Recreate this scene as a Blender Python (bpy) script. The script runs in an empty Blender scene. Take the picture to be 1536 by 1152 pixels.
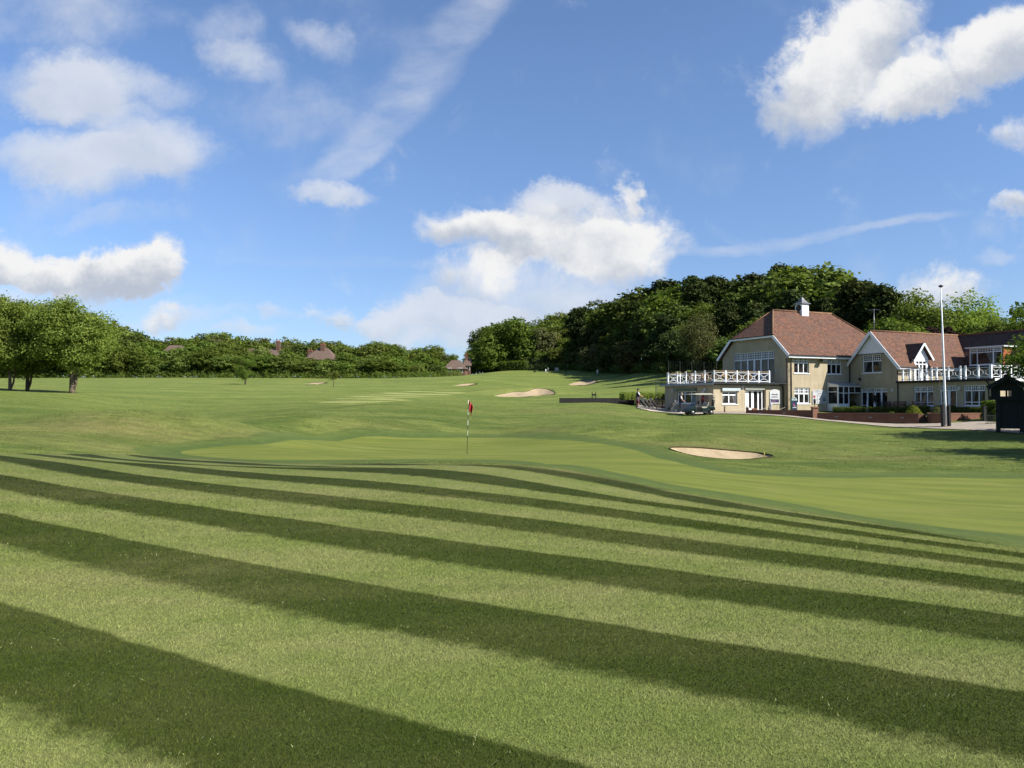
import bpy, bmesh, math, random
import numpy as np
from mathutils import Vector, Matrix
R = math.radians
sc = bpy.context.scene
C = sc.collection

# ------------------------------------------------------------------ camera
FPX, CX, CY, PITCH = 1180.0, 768.0, 576.0, math.atan(29/1180.0)
cam_d = bpy.data.cameras.new("Camera"); cam = bpy.data.objects.new("Camera", cam_d); C.objects.link(cam)
cam.location = (0, 0, 0); cam.rotation_euler = (R(90)+PITCH, 0, 0)
cam_d.sensor_width = 36; cam_d.lens = FPX/1536*36; cam_d.clip_start = 0.1; cam_d.clip_end = 6000
sc.camera = cam
def ray(px, py):
    x = (px-CX)/FPX; v = (CY-py)/FPX
    return np.array([x, math.cos(PITCH)-v*math.sin(PITCH), math.sin(PITCH)+v*math.cos(PITCH)])
def at(px, py, Y):
    d = ray(px, py); return Vector(d*(Y/d[1]))

# ------------------------------------------------------------------ light
SUN_AZ, SUN_EL = 116.0, 38.0
sc.view_settings.view_transform = 'Standard'; sc.view_settings.look = 'None'
sc.view_settings.gamma = 1; sc.view_settings.exposure = 1.0
sd = bpy.data.lights.new("Sun", 'SUN'); sd.energy = 5.0; sd.angle = R(0.5); sd.color = (1, .955, .87)
sun = bpy.data.objects.new("Sun", sd); C.objects.link(sun)
sdir = Vector((math.sin(R(SUN_AZ))*math.cos(R(SUN_EL)), math.cos(R(SUN_AZ))*math.cos(R(SUN_EL)), math.sin(R(SUN_EL))))
sun.rotation_euler = sdir.to_track_quat('Z', 'Y').to_euler()

# ------------------------------------------------------------------ node helper
class NT:
    def __init__(s, tree): s.t = tree; s.n = tree.nodes; s.l = tree.links
    def new(s, typ, **kw):
        n = s.n.new(typ)
        for k, v in kw.items(): setattr(n, k, v)
        return n
    def put(s, sock, v):
        if isinstance(v, bpy.types.NodeSocket): s.l.new(v, sock)
        elif v is not None: sock.default_value = v
    def m(s, op, a, b=None, c=None, clamp=False):
        n = s.new('ShaderNodeMath', operation=op, use_clamp=clamp)
        s.put(n.inputs[0], a); s.put(n.inputs[1], b); s.put(n.inputs[2], c)
        return n.outputs[0]
    def vm(s, op, a, b=None, out=0):
        n = s.new('ShaderNodeVectorMath', operation=op); s.put(n.inputs[0], a); s.put(n.inputs[1], b)
        return n.outputs[out]
    def sstep(s, x, lo, hi, a=0.0, b=1.0):
        n = s.new('ShaderNodeMapRange', interpolation_type='SMOOTHSTEP')
        s.put(n.inputs[0], x); n.inputs[1].default_value = lo; n.inputs[2].default_value = hi
        n.inputs[3].default_value = a; n.inputs[4].default_value = b
        return n.outputs[0]
    def mix(s, f, a, b, mode='MIX'):
        n = s.new('ShaderNodeMix', data_type='RGBA', blend_type=mode)
        s.put(n.inputs[0], f)
        for k, v in ((6, a), (7, b)):
            if isinstance(v, tuple) and len(v) == 3: v = v+(1,)
            s.put(n.inputs[k], v)
        return n.outputs[2]
    def noise(s, vec, scale, detail=3, rough=.5, dist=0, out=0):
        n = s.new('ShaderNodeTexNoise'); s.put(n.inputs['Vector'], vec)
        n.inputs['Scale'].default_value = scale; n.inputs['Detail'].default_value = detail
        n.inputs['Roughness'].default_value = rough; n.inputs['Distortion'].default_value = dist
        return n.outputs[out]
    def attr(s, name): return s.new('ShaderNodeAttribute', attribute_name=name).outputs['Fac']
    def scl(s, vec, sx, sy, sz, loc=(0, 0, 0), rot=(0, 0, 0)):
        n = s.new('ShaderNodeMapping'); s.put(n.inputs[0], vec)
        n.inputs['Scale'].default_value = (sx, sy, sz); n.inputs['Location'].default_value = loc
        n.inputs['Rotation'].default_value = rot
        return n.outputs[0]

# ------------------------------------------------------------------ world: sky with clouds
w = bpy.data.worlds.new("World"); sc.world = w; w.use_nodes = True
w.node_tree.nodes.clear(); T = NT(w.node_tree)
sky = T.new('ShaderNodeTexSky', sky_type='NISHITA'); sky.sun_disc = False
sky.sun_elevation = R(SUN_EL); sky.sun_rotation = R(SUN_AZ); sky.altitude = 50
sky.air_density = 1.0; sky.dust_density = .35; sky.ozone_density = 2.6
dirv = T.new('ShaderNodeTexCoord').outputs['Generated']
sp = T.new('ShaderNodeSeparateXYZ'); T.put(sp.inputs[0], dirv)
yy = T.m('MAXIMUM', sp.outputs[1], .08)
cb = T.new('ShaderNodeCombineXYZ')
T.put(cb.inputs[0], T.m('DIVIDE', sp.outputs[0], yy)); T.put(cb.inputs[1], T.m('DIVIDE', sp.outputs[2], yy))
P0 = cb.outputs[0]
wn = T.noise(P0, 5.5, 9, .66, out=1)
wn = T.vm('SUBTRACT', wn, (.5, .5, .5)); wn = T.vm('MULTIPLY', wn, (.17, .13, 0))
P = T.vm('ADD', P0, wn)
def cloud_field(lst, vec):
    tot = None; low = None
    for (px, py, rx, ry, rot, wgt) in lst:
        d = ray(px, py); c = (d[0]/d[1], d[2]/d[1])
        n = T.new('ShaderNodeMapping', vector_type='TEXTURE'); T.put(n.inputs[0], vec)
        n.inputs['Location'].default_value = (c[0], c[1], 0); n.inputs['Rotation'].default_value = (0, 0, R(rot))
        n.inputs['Scale'].default_value = (rx/FPX*1.2, ry/FPX*1.2, 1)
        ln = T.vm('DOT_PRODUCT', n.outputs[0], n.outputs[0], out=1)
        v = T.m('MULTIPLY', T.m('SUBTRACT', 1, ln, clamp=True), wgt)
        s2 = T.new('ShaderNodeSeparateXYZ'); T.put(s2.inputs[0], n.outputs[0])
        lv = T.m('MULTIPLY', v, T.m('MULTIPLY', s2.outputs[1], -1))
        tot = v if tot is None else T.m('ADD', tot, v)
        low = lv if low is None else T.m('ADD', low, lv)
    return tot, low
crisp = [(-5,385,48,46,0,1.2),(60,400,70,30,0,1),(140,410,110,34,0,1.2),(205,400,66,42,0,1.3),(240,466,42,20,0,1),
 (502,468,42,20,0,1.1),(700,345,80,34,0,.9),(860,345,130,58,0,1.1),(935,385,88,52,0,1.2),(765,360,110,44,0,.9),
 (700,420,78,34,0,1),(850,405,120,36,0,.8),(1225,140,84,76,0,1.3),(1300,50,100,66,25,1.2),(1255,90,92,70,0,.8),
 (1440,110,150,62,28,1.3),(1365,150,66,44,0,1),(1520,60,80,66,30,1.1),(1530,205,58,28,10,.9),(1534,320,42,18,10,.9),
 (1432,438,84,34,0,1.1),(935,290,16,34,12,.8)]
soft = [(60,120,110,52,0,.8),(170,110,120,44,-10,.85),(110,150,90,34,0,.6),(240,215,110,56,-14,.95),(80,225,130,36,0,.85),
 (180,262,90,34,0,.6),(487,303,58,20,-8,.75),(340,45,60,60,0,.45),(360,88,74,34,-10,.42),(492,55,56,28,-18,.42),
 (60,20,220,46,0,.55),(400,150,160,60,-10,.35),(200,330,120,18,0,.3),(800,455,190,50,0,.85),(680,485,120,34,0,1.0),(830,300,110,36,0,.8),(590,482,70,16,0,.55),(840,295,60,26,0,.6),(430,462,40,12,0,.6),
 (380,496,60,14,0,.6),(140,455,260,28,0,.5),(280,480,160,22,0,.5),(1500,392,50,14,0,.4),(620,520,160,18,0,.45),(1500,340,50,30,0,.3)]
streak = [(640,100,175,46,52,.75),(545,215,110,34,42,.7),(480,262,80,20,18,.5),(720,10,120,40,50,.35),
 (1085,380,85,9,3,.6),(1210,357,130,10,9,.75),(1370,332,90,9,7,.7),(600,400,300,10,-2,.22),(300,380,300,14,-3,.2)]
fa, la = cloud_field(crisp, P); fs, ls = cloud_field(soft, P)
wn3 = T.vm('MULTIPLY', wn, (.4, .4, 0)); fc, lc = cloud_field(streak, T.vm('ADD', P0, wn3))
n1 = T.noise(P0, 11, 12, .64, .5); n2 = T.noise(T.vm('ADD', P0, (3.1, .01, 0)), 5, 8, .6)
n3 = T.noise(T.scl(P0, 1, 1, 1, rot=(0, 0, R(-52))), 4, 8, .6)
n3 = T.noise(T.scl(P0, 7, 17, 1, rot=(0, 0, R(-40))), 1, 8, .62)
da = T.sstep(T.m('ADD', fa, T.m('MULTIPLY', T.m('SUBTRACT', n1, .5), 2.4)), .14, 1.30)
ds = T.m('MULTIPLY', T.sstep(T.m('ADD', fs, T.m('MULTIPLY', T.m('SUBTRACT', n2, .5), 1.9)), .05, 1.05), .86)
dc = T.m('MULTIPLY', T.m('MULTIPLY', T.sstep(fc, 0, .9), T.sstep(n3, .15, .85)), .62)
dens = T.m('SUBTRACT', 1, T.m('MULTIPLY', T.m('MULTIPLY', T.m('SUBTRACT', 1, da), T.m('SUBTRACT', 1, ds)), T.m('SUBTRACT', 1, dc, clamp=True)), clamp=True)
dens = T.m('MULTIPLY', dens, T.sstep(sp.outputs[1], .1, .3))
sh = T.m('DIVIDE', T.m('ADD', la, ls), T.m('ADD', T.m('ADD', fa, fs), .3))
sh = T.m('ADD', sh, T.m('MULTIPLY', T.m('SUBTRACT', T.noise(T.vm('ADD', P0, (7, 2, 0)), 9, 8, .65), .5), 1.7))
shade = T.sstep(sh, -.35, .5)
ccol = T.mix(shade, (1.0, 1.0, 1.0), (.54, .60, .71))
ccol = T.mix(T.m('MULTIPLY', T.m('SUBTRACT', 1, da), .7), ccol, (.74, .80, .92))
# sky colour: nishita pushed a little to the camera's blue, paler to the horizon
el = sp.outputs[2]
skc = T.mix(T.sstep(el, -.02, .42), (.78, .87, 1.12), (1.04, 1.13, 1.30))
skc = T.mix(1.0, sky.outputs[0], skc, 'MULTIPLY')
SKY = .065
cl = T.vm('MULTIPLY', ccol, (7.0, 7.0, 7.0))
col = T.mix(dens, skc, cl)
bg = T.new('ShaderNodeBackground'); T.put(bg.inputs[0], col); bg.inputs[1].default_value = SKY
out = T.new('ShaderNodeOutputWorld'); T.l.new(bg.outputs[0], out.inputs[0])
w.cycles.sampling_method = 'MANUAL'; w.cycles.sample_map_resolution = 512

# ------------------------------------------------------------------ terrain
ctrl = [(-5,-5,-1.65),(5,-5,-1.65),(0,-25,-1.6),(-25,-5,-1.4),(25,-5,-2.3),(-30,10,-1.2),(0,3.5,-1.65),(0,6,-1.65),(0,9,-1.65),(0,12,-1.65),
 (0,15,-1.65),(0,19,-1.66),(0,24,-1.86),(-4.5,6.9,-1.70),(-7.46,11.46,-1.57),(-10.4,16,-1.43),(-13.4,20.6,-1.35),(2.9,4.47,-1.61),
 (4.07,6.25,-1.69),(5.23,8.04,-1.82),(6.39,9.82,-2.0),(7.55,11.6,-2.2),(0,-80,-2),(-80,-40,-1),(80,-40,-4),(-80,20,0),(70,15,-4),
 (-300,200,8),(300,200,6),(0,600,13),(-400,600,12),(400,600,14),(0,1400,16),(-1200,600,10),(1200,600,12),(-900,-600,-5),(900,-600,-10),(0,-1300,-8),
 (-120,80,2.5),(90,60,-1.2),(110,100,2)]
def zc(px, py, Y): p = at(px, py, Y); ctrl.append((p.x, p.y, p.z))
for q in [(-200,655,28),(0,655,32),(195,633,42),(195,625,58),(400,640,42),(400,657,34),(300,625,60),(105,600,66),(105,610,56),(105,590,80),(105,580,110),
 (105,572,150),(105,567,192),(-150,567,190),(500,625,50),(500,600,80),(500,585,115),(500,575,150),(500,567,195),(650,620,55),(650,600,85),(650,585,120),
 (690,568,170),(768,658,43),(701,681,32),(275,680,30),(500,662,40),(500,692,26),(768,640,50),(768,620,62),(768,600,92),(768,585,125),(768,572,170),(760,557,225),(830,556.5,222),
 (900,640,46),(900,620,62),(900,605,80),(900,590,110),(900,575,155),(900,566,185),(1000,660,42),(1000,640,52),(1000,625,64),(960,612,73),
 (1000,733,17.5),(1000,690,29),(1250,770,16.4),(1250,716,26.6),(1536,808,14.6),(1536,717,28.4),(1700,720,28),(1145,688,34),(1060,670,38),(1250,650,52),
 (1120,620,68.5),(1300,637,62),(1400,643,58.5),(1536,652,51.5),(1700,664,46),(1536,690,34),(700,563,250),(640,566,235),(560,566,215),(400,566,215),(250,566,215)]: zc(*q)
for (px, Y, z) in [(760,250,10.5),(870,230,10.5),(1180,165,9),(1000,170,8),(1000,130,4),(1180,115,2),(1330,115,1.5),(1480,115,1.5),(1600,110,1),(1330,165,7),(900,300,14),(1300,300,14)]:
    ctrl.append(((px-CX)/FPX*Y, Y, z))
C0 = Vector((25.96, 74.0, 0)); VX = Vector((.9063, .4226, 0)); UY = Vector((-.4226, .9063, 0)); FLOOR = -.75
def bl(b, a, z=0): p = C0+VX*b+UY*a; return Vector((p.x, p.y, FLOOR+z))
for (b, a) in [(0,0),(-8,1),(-8,8),(0,8),(6,3),(14,6),(9,-4),(9,-9),(8.5,-13.5),(17,-6),(20,-14),(3,-1.5),(12,-2),(16,2)]:
    p = bl(b, a); ctrl.append((p.x, p.y, FLOOR-.06))
ctrl = np.array(ctrl, float)
def warp(x, y):
    r = np.hypot(x, y)+1e-6; k = np.arcsinh(r/15)*15/r
    return x*k, y*k
cu, cv = warp(ctrl[:, 0], ctrl[:, 1])
def phi(d2): return np.where(d2 > 1e-12, .5*d2*np.log(np.maximum(d2, 1e-12)), 0)
n = len(ctrl)
A = np.zeros((n+3, n+3)); D2 = (cu[:, None]-cu)**2+(cv[:, None]-cv)**2
A[:n, :n] = phi(D2)+np.eye(n)*.6
A[:n, n] = 1; A[:n, n+1] = cu; A[:n, n+2] = cv; A[n:, :n] = A[:n, n:].T
W = np.linalg.solve(A, np.concatenate([ctrl[:, 2], [0, 0, 0]]))
def H0(x, y):
    x = np.atleast_1d(np.asarray(x, float)); y = np.atleast_1d(np.asarray(y, float)); o = np.empty_like(x)
    for i in range(0, len(x), 20000):
        u, v = warp(x[i:i+20000], y[i:i+20000])
        o[i:i+20000] = phi((u[:, None]-cu)**2+(v[:, None]-cv)**2) @ W[:n] + W[n]+W[n+1]*u+W[n+2]*v
    return o
# small mounds: (x, y, radius across, radius deep, height)
def gnd0(px, py, fn=H0):
    d = ray(px, py); t = np.geomspace(2, 900, 1500)
    f = d[2]*t-fn(d[0]*t, d[1]*t); i = np.argmax(f < 0)
    if i == 0: i = len(t)-1
    a, b = t[i-1], t[i]
    for _ in range(30):
        m = (a+b)/2
        if d[2]*m-fn(d[0]*m, d[1]*m)[0] < 0: b = m
        else: a = m
    return np.array([d[0]*b, d[1]*b])
mounds = []
for (px, py, rx, ry, h) in [(175,652,5.2,2.8,.95),(60,668,4,2.4,.38),(290,648,3.6,2.6,.42),(560,645,5,3.0,.45),(470,643,3.2,2.4,.38),(800,650,2.3,1.8,.42),(870,652,4,2.0,.42),
  (1045,664,3.6,2.0,.35),(1000,655,4,3,.25),(815,589,5,4,.9),(750,588,4,3.5,.45),(735,576,7,4,.7),(860,596,6,5,.3),(250,632,6,4,.3),(640,640,3,3,.2),
  (720,600,6,5,.3),(600,612,6,4,.25),(1120,668,5,3,.25),(1300,700,5,2.5,.15),(880,706,3,1.6,.12),(740,712,3.6,1.8,.13),(600,706,4,1.6,.08),(980,745,2.2,1.1,-.06),(200,700,3,2,.06),(690,574,6,4,.4)]:
    q = gnd0(px, py); mounds.append((q[0], q[1], rx, ry, h))
def H1(x, y):
    x = np.atleast_1d(np.asarray(x, float)); y = np.atleast_1d(np.asarray(y, float)); z = H0(x, y)
    for (mx, my, rx, ry, h) in mounds: z = z+h*np.exp(-((x-mx)/rx)**2-((y-my)/ry)**2)
    r = np.hypot(x, y)
    k = np.clip((r-18)/20, 0, 1)*np.clip((260-r)/80, 0, 1)
    return z+k*(.05*np.sin(x*.43+np.sin(y*.31)*2)*np.sin(y*.52+1.3)+.03*np.sin(x*.9+2*np.sin(y*.2))*np.sin(y*1.1))
def gnd(px, py): return gnd0(px, py, H1)
def smooth_poly(pts, k=6):
    pts = np.array(pts); n = len(pts); o = []
    for i in range(n):
        p0, p1, p2, p3 = pts[i-1], pts[i], pts[(i+1) % n], pts[(i+2) % n]
        for j in range(k):
            t = j/k; o.append(.5*((2*p1)+(-p0+p2)*t+(2*p0-5*p1+4*p2-p3)*t*t+(-p0+3*p1-3*p2+p3)*t**3))
    return np.array(o)
def sdf(x, y, poly):
    d = np.full(len(x), 1e9); ins = np.zeros(len(x), bool); n = len(poly)
    for i in range(n):
        a = poly[i]; b = poly[(i+1) % n]; e = b-a
        wx = x-a[0]; wy = y-a[1]; t = np.clip((wx*e[0]+wy*e[1])/(e@e+1e-12), 0, 1)
        d = np.minimum(d, (wx-e[0]*t)**2+(wy-e[1]*t)**2)
        c = (a[1] > y) != (b[1] > y)
        with np.errstate(divide='ignore', invalid='ignore'):
            xi = (b[0]-a[0])*(y-a[1])/(b[1]-a[1])+a[0]
        ins ^= c & (x < xi)
    d = np.sqrt(d); return np.where(ins, -d, d)
def P2(lst): return np.array([gnd(*p) for p in lst])
green_poly = P2([(270,679),(300,673),(350,668),(420,663),(520,659),(620,657),(720,656.5),(800,658),(880,663),(930,670),(965,679),(1000,690),(1050,702),(1110,711),(1200,715.5),(1300,716.5),(1420,716.5),(1536,718),(1700,722),
   (1900,770),(1750,835),(1536,804),(1400,789),(1300,775),(1200,757),(1100,741),(1000,725),(950,714),(900,704),(850,697),(800,693),(700,689.5),(600,689),(500,690),(400,690),(320,686)])
green_poly = smooth_poly(green_poly, 4)
fair_poly = P2([(-500,668),(-200,675),(0,680),(100,680.5),(200,682),(300,688),(400,694.5),(500,696),(600,694.5),(700,696),(780,699.5),(860,708),(900,716),(960,727),(1000,737),(1100,753),(1200,768),(1300,783),(1400,801),(1536,824),(1800,875)])
fair_poly = np.concatenate([fair_poly, [[30, -2], [30, -30], [-60, -30], [-60, 5]]])
far_poly = smooth_poly(P2([(470,604),(520,595),(580,588.5),(650,585.5),(700,587),(680,592),(640,597),(590,603),(530,607)]), 4)
bunkers = {  # outline in picture order starting at the near-left corner, going along the near edge, then back along the far lip
 'near': ([(1004,673),(1030,681),(1060,686),(1095,689),(1125,688.5),(1146,686.5),(1160,685),(1140,681),(1110,678),(1080,675.5),(1040,672.5)], .55),
 'double': ([(741,594),(765,595.5),(790,595),(812,593),(832,590.5),(826,585.5),(812,583),(800,584),(788,588),(775,588),(762,590)], .7),
 'upper': ([(854,577.5),(868,578),(882,577),(893,574),(895,571.5),(880,570.8),(866,573),(857,575.5)], .6),
 'left': ([(680,578.5),(694,579),(706,577.5),(716,576),(702,575.5),(690,576.8)], .5),
 'far': ([(456,576.3),(470,576.5),(483,575.4),(491,574),(480,573.9),(466,575.2)], .5)}
bpoly = {}
for k, (pl, dp) in bunkers.items(): bpoly[k] = smooth_poly(P2(pl), 5)
def bdepth(x, y, k):
    s = -sdf(x, y, bpoly[k]); L = {'near': 1.6, 'double': 2.5, 'upper': 3, 'left': 3, 'far': 4}[k]
    return bunkers[k][1]*np.clip(s/L, 0, 1)**.7
def H(x, y):
    x = np.atleast_1d(np.asarray(x, float)); y = np.atleast_1d(np.asarray(y, float)); z = H1(x, y)
    for k, pl in bpoly.items():
        m = (x > pl[:, 0].min()) & (x < pl[:, 0].max()) & (y > pl[:, 1].min()) & (y < pl[:, 1].max())
        if m.any():
            s = -sdf(x[m], y[m], pl); z[m] -= np.where(s > 0, bdepth(x[m], y[m], k)+.35*np.clip(s/.4, 0, 1), 0)
    return z
def hz(x, y): return float(H1(x, y)[0])
def G(px, Y):
    x = (px-CX)/FPX*Y; return Vector((x, Y, hz(x, Y)))

# ------------------------------------------------------------------ tagging / object helpers
def tag(o, label=None, cat=None, group=None, kind=None):
    if label: o['label'] = label
    if cat: o['category'] = cat
    if group: o['group'] = group
    if kind: o['kind'] = kind
    return o
def thing(name, label, cat, loc=(0, 0, 0), rotz=0, group=None, scale=None):
    o = bpy.data.objects.new(name, None); C.objects.link(o); o.location = loc; o.rotation_euler = (0, 0, rotz)
    o.empty_display_size = .3
    if scale: o.scale = scale
    return tag(o, label, cat, group)
def dup(root, loc, rotz, scale, label, group=None, mats=None):
    r = root.copy(); C.objects.link(r); r.location = loc; r.rotation_euler = (0, 0, rotz); r.scale = scale; r['label'] = label
    if group: r['group'] = group
    for ch in list(root.children):
        c = ch.copy(); C.objects.link(c); c.parent = r
        if mats and ch.name.split('.')[0] in mats:
            c.material_slots[0].link = 'OBJECT'; c.material_slots[0].material = mats[ch.name.split('.')[0]]
        for g in ch.children:
            d = g.copy(); C.objects.link(d); d.parent = c
    return r
def npmesh(name, V, F, mat=None, attrs=None, smooth=False):
    me = bpy.data.meshes.new(name); k = F.shape[1]
    me.vertices.add(len(V)); me.vertices.foreach_set('co', V.astype(np.float32).ravel())
    me.loops.add(F.size); me.loops.foreach_set('vertex_index', F.astype(np.int32).ravel())
    me.polygons.add(len(F)); me.polygons.foreach_set('loop_start', (np.arange(len(F))*k).astype(np.int32))
    me.polygons.foreach_set('loop_total', np.full(len(F), k, np.int32))
    if smooth: me.polygons.foreach_set('use_smooth', np.ones(len(F), bool))
    me.update(calc_edges=True)
    for a, v in (attrs or {}).items():
        at_ = me.attributes.new(a, 'FLOAT', 'POINT'); at_.data.foreach_set('value', v.astype(np.float32))
    if mat: me.materials.append(mat)
    return me
def link(name, me, parent=None):
    o = bpy.data.objects.new(name, me); C.objects.link(o)
    if parent is not None: o.parent = parent
    return o
class MB:
    """collects shapes and links them as one mesh object"""
    def __init__(s): s.bm = bmesh.new()
    def poly(s, pts):
        vs = [s.bm.verts.new(p) for p in pts]; return s.bm.faces.new(vs)
    def box(s, x0, x1, y0, y1, z0, z1, rot=None):
        v = [Vector((x, y, z)) for x in (x0, x1) for y in (y0, y1) for z in (z0, z1)]
        if rot is not None: v = [rot @ p for p in v]
        v = [s.bm.verts.new(p) for p in v]
        for f in ((0,1,3,2),(4,6,7,5),(0,4,5,1),(2,3,7,6),(0,2,6,4),(1,5,7,3)): s.bm.faces.new([v[i] for i in f])
        return s
    def bar(s, a, b, wd, th=None, up=(0, 0, 1)):
        a = Vector(a); b = Vector(b); th = th or wd; d = (b-a).normalized(); up = Vector(up)
        if abs(d.dot(up)) > .98: up = Vector((1, 0, 0))
        sx = d.cross(up).normalized()*wd/2; sz = sx.cross(d).normalized()*th/2
        v = [s.bm.verts.new(p) for q in (a, b) for p in (q-sx-sz, q+sx-sz, q+sx+sz, q-sx+sz)]
        for f in ((3,2,1,0),(4,5,6,7),(0,1,5,4),(1,2,6,5),(2,3,7,6),(3,0,4,7)): s.bm.faces.new([v[i] for i in f])
        return s
    def tube(s, pts, rad, n=8, cap=True, smooth=True):
        pts = [Vector(p) for p in pts]; rad = rad if isinstance(rad, (list, tuple)) else [rad]*len(pts); rings = []
        ref = None
        for i, p in enumerate(pts):
            d = (pts[min(i+1, len(pts)-1)]-pts[max(i-1, 0)]).normalized()
            if ref is None:
                ref = d.cross(Vector((0, 0, 1)) if abs(d.z) < .9 else Vector((1, 0, 0))).normalized()
            ref = (ref-d*ref.dot(d)).normalized(); q = d.cross(ref)
            rings.append([s.bm.verts.new(p+(ref*math.cos(2*math.pi*k/n)+q*math.sin(2*math.pi*k/n))*rad[i]) for k in range(n)])
        for a, b in zip(rings, rings[1:]):
            for k in range(n):
                f = s.bm.faces.new((a[k], a[(k+1) % n], b[(k+1) % n], b[k])); f.smooth = smooth
        if cap:
            s.bm.faces.new(rings[0][::-1]); s.bm.faces.new(rings[-1])
        return s
    def lathe(s, prof, n=16, origin=(0, 0, 0), axis='Z', smooth=True):
        o = Vector(origin); rings = []
        M = {'Z': Matrix(), 'Y': Matrix.Rotation(R(-90), 3, 'X').to_4x4(), 'X': Matrix.Rotation(R(90), 3, 'Y').to_4x4()}[axis]
        for (r, z) in prof:
            rings.append([s.bm.verts.new(o+M @ Vector((r*math.cos(2*math.pi*k/n), r*math.sin(2*math.pi*k/n), z))) for k in range(n)])
        for a, b in zip(rings, rings[1:]):
            for k in range(n):
                f = s.bm.faces.new((a[k], a[(k+1) % n], b[(k+1) % n], b[k])); f.smooth = smooth
        s.bm.faces.new(rings[0][::-1]); s.bm.faces.new(rings[-1])
        return s
    def slab(s, pts, th):
        """polygon extruded th along minus its normal"""
        pts = [Vector(p) for p in pts]; nn = (pts[1]-pts[0]).cross(pts[2]-pts[0]).normalized()
        a = [s.bm.verts.new(p) for p in pts]; b = [s.bm.verts.new(p-nn*th) for p in pts]; n_ = len(pts)
        s.bm.faces.new(a); s.bm.faces.new(b[::-1])
        for i in range(n_): s.bm.faces.new((a[i], b[i], b[(i+1) % n_], a[(i+1) % n_]))
        return s
    def build(s, name, mat, parent=None, bevel=0, autosmooth=False):
        bmesh.ops.recalc_face_normals(s.bm, faces=s.bm.faces)
        me = bpy.data.meshes.new(name); s.bm.to_mesh(me); s.bm.free()
        for m in (mat if isinstance(mat, (list, tuple)) else [mat]): me.materials.append(m)
        o = link(name, me, parent)
        if bevel:
            md = o.modifiers.new('b', 'BEVEL'); md.width = bevel; md.segments = 2; md.limit_method = 'ANGLE'
        return o

# ------------------------------------------------------------------ materials
MATS = {}
def mat(name):
    m = bpy.data.materials.new(name); m.use_nodes = True; m.node_tree.nodes.clear(); t = NT(m.node_tree)
    b = t.new('ShaderNodeBsdfPrincipled'); o = t.new('ShaderNodeOutputMaterial'); t.l.new(b.outputs[0], o.inputs[0])
    MATS[name] = m; return m, t, b, o
def simple(name, col, rough=.6, var=.12, scale=6, metal=0, bump=0, spec=.4, col2=None, stretch=(1, 1, 1)):
    col = col if name in ('white_paint', 'pale_metal', 'white_shoes', 'white_sleeve') else tuple(c*(.66 if max(col) > .1 else .8) for c in col)
    m, t, b, o = mat(name); tc = t.new('ShaderNodeTexCoord').outputs['Object']
    tc = t.scl(tc, *stretch)
    nz = t.noise(tc, scale, 5, .6)
    c2 = col2 or tuple(c*(1-var*2) for c in col)
    c = t.mix(t.sstep(nz, .3, .7), col, c2)
    t.put(b.inputs['Base Color'], c); b.inputs['Roughness'].default_value = rough; b.inputs['Metallic'].default_value = metal
    b.inputs['Specular IOR Level'].default_value = spec
    if bump:
        bp = t.new('ShaderNodeBump'); bp.inputs['Strength'].default_value = bump; bp.inputs['Distance'].default_value = .02
        t.put(bp.inputs['Height'], t.noise(tc, scale*6, 4, .6)); t.l.new(bp.outputs[0], b.inputs['Normal'])
    return m
white = simple('white_paint', (.74, .75, .76), .45, .06, 3)
blackp = simple('black_paint', (.012, .012, .012), .7, .1)
greenp = simple('dark_green_paint', (.022, .029, .026), .8, .25, 9)
metalg = simple('grey_metal', (.32, .33, .34), .35, .1, metal=.8)
timber = simple('tan_timber', (.46, .33, .17), .6, .2, 8, stretch=(4, 4, 1))
wicker = simple('wicker', (.42, .26, .11), .7, .3, 40)
darkglass_m, t, b, o = mat('window_glass')
tc = t.new('ShaderNodeTexCoord').outputs['Object']
t.put(b.inputs['Base Color'], t.mix(t.sstep(t.noise(tc, 1.6, 3), .42, .62), (.008, .008, .008), (.03, .028, .025)))
b.inputs['Roughness'].default_value = .06; b.inputs['Specular IOR Level'].default_value = .32
glass = darkglass_m
def render_wall(name, ca, cb_):
    m, t, b, o = mat(name); tc = t.new('ShaderNodeTexCoord').outputs['Object']
    a = t.noise(tc, .8, 6, .6); st = t.noise(t.scl(tc, 3, 3, .35), 1, 5, .6)
    c = t.mix(t.sstep(a, .3, .72), ca, cb_); c = t.mix(t.m('MULTIPLY', t.sstep(st, .45, .72), .5), c, tuple(x*.62 for x in ca))
    c = t.mix(t.m('MULTIPLY', t.sstep(t.noise(tc, 60, 3, .7), .3, .7), .18), c, (.16, .13, .09))
    t.put(b.inputs['Base Color'], c); b.inputs['Roughness'].default_value = .95; b.inputs['Specular IOR Level'].default_value = .15
    bp = t.new('ShaderNodeBump'); bp.inputs['Strength'].default_value = .6; bp.inputs['Distance'].default_value = .015
    t.put(bp.inputs['Height'], t.noise(tc, 45, 4, .7)); t.l.new(bp.outputs[0], b.inputs['Normal'])
    return m
wall_m = render_wall('pebbledash_render', (.395, .335, .235), (.33, .275, .18))
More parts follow.
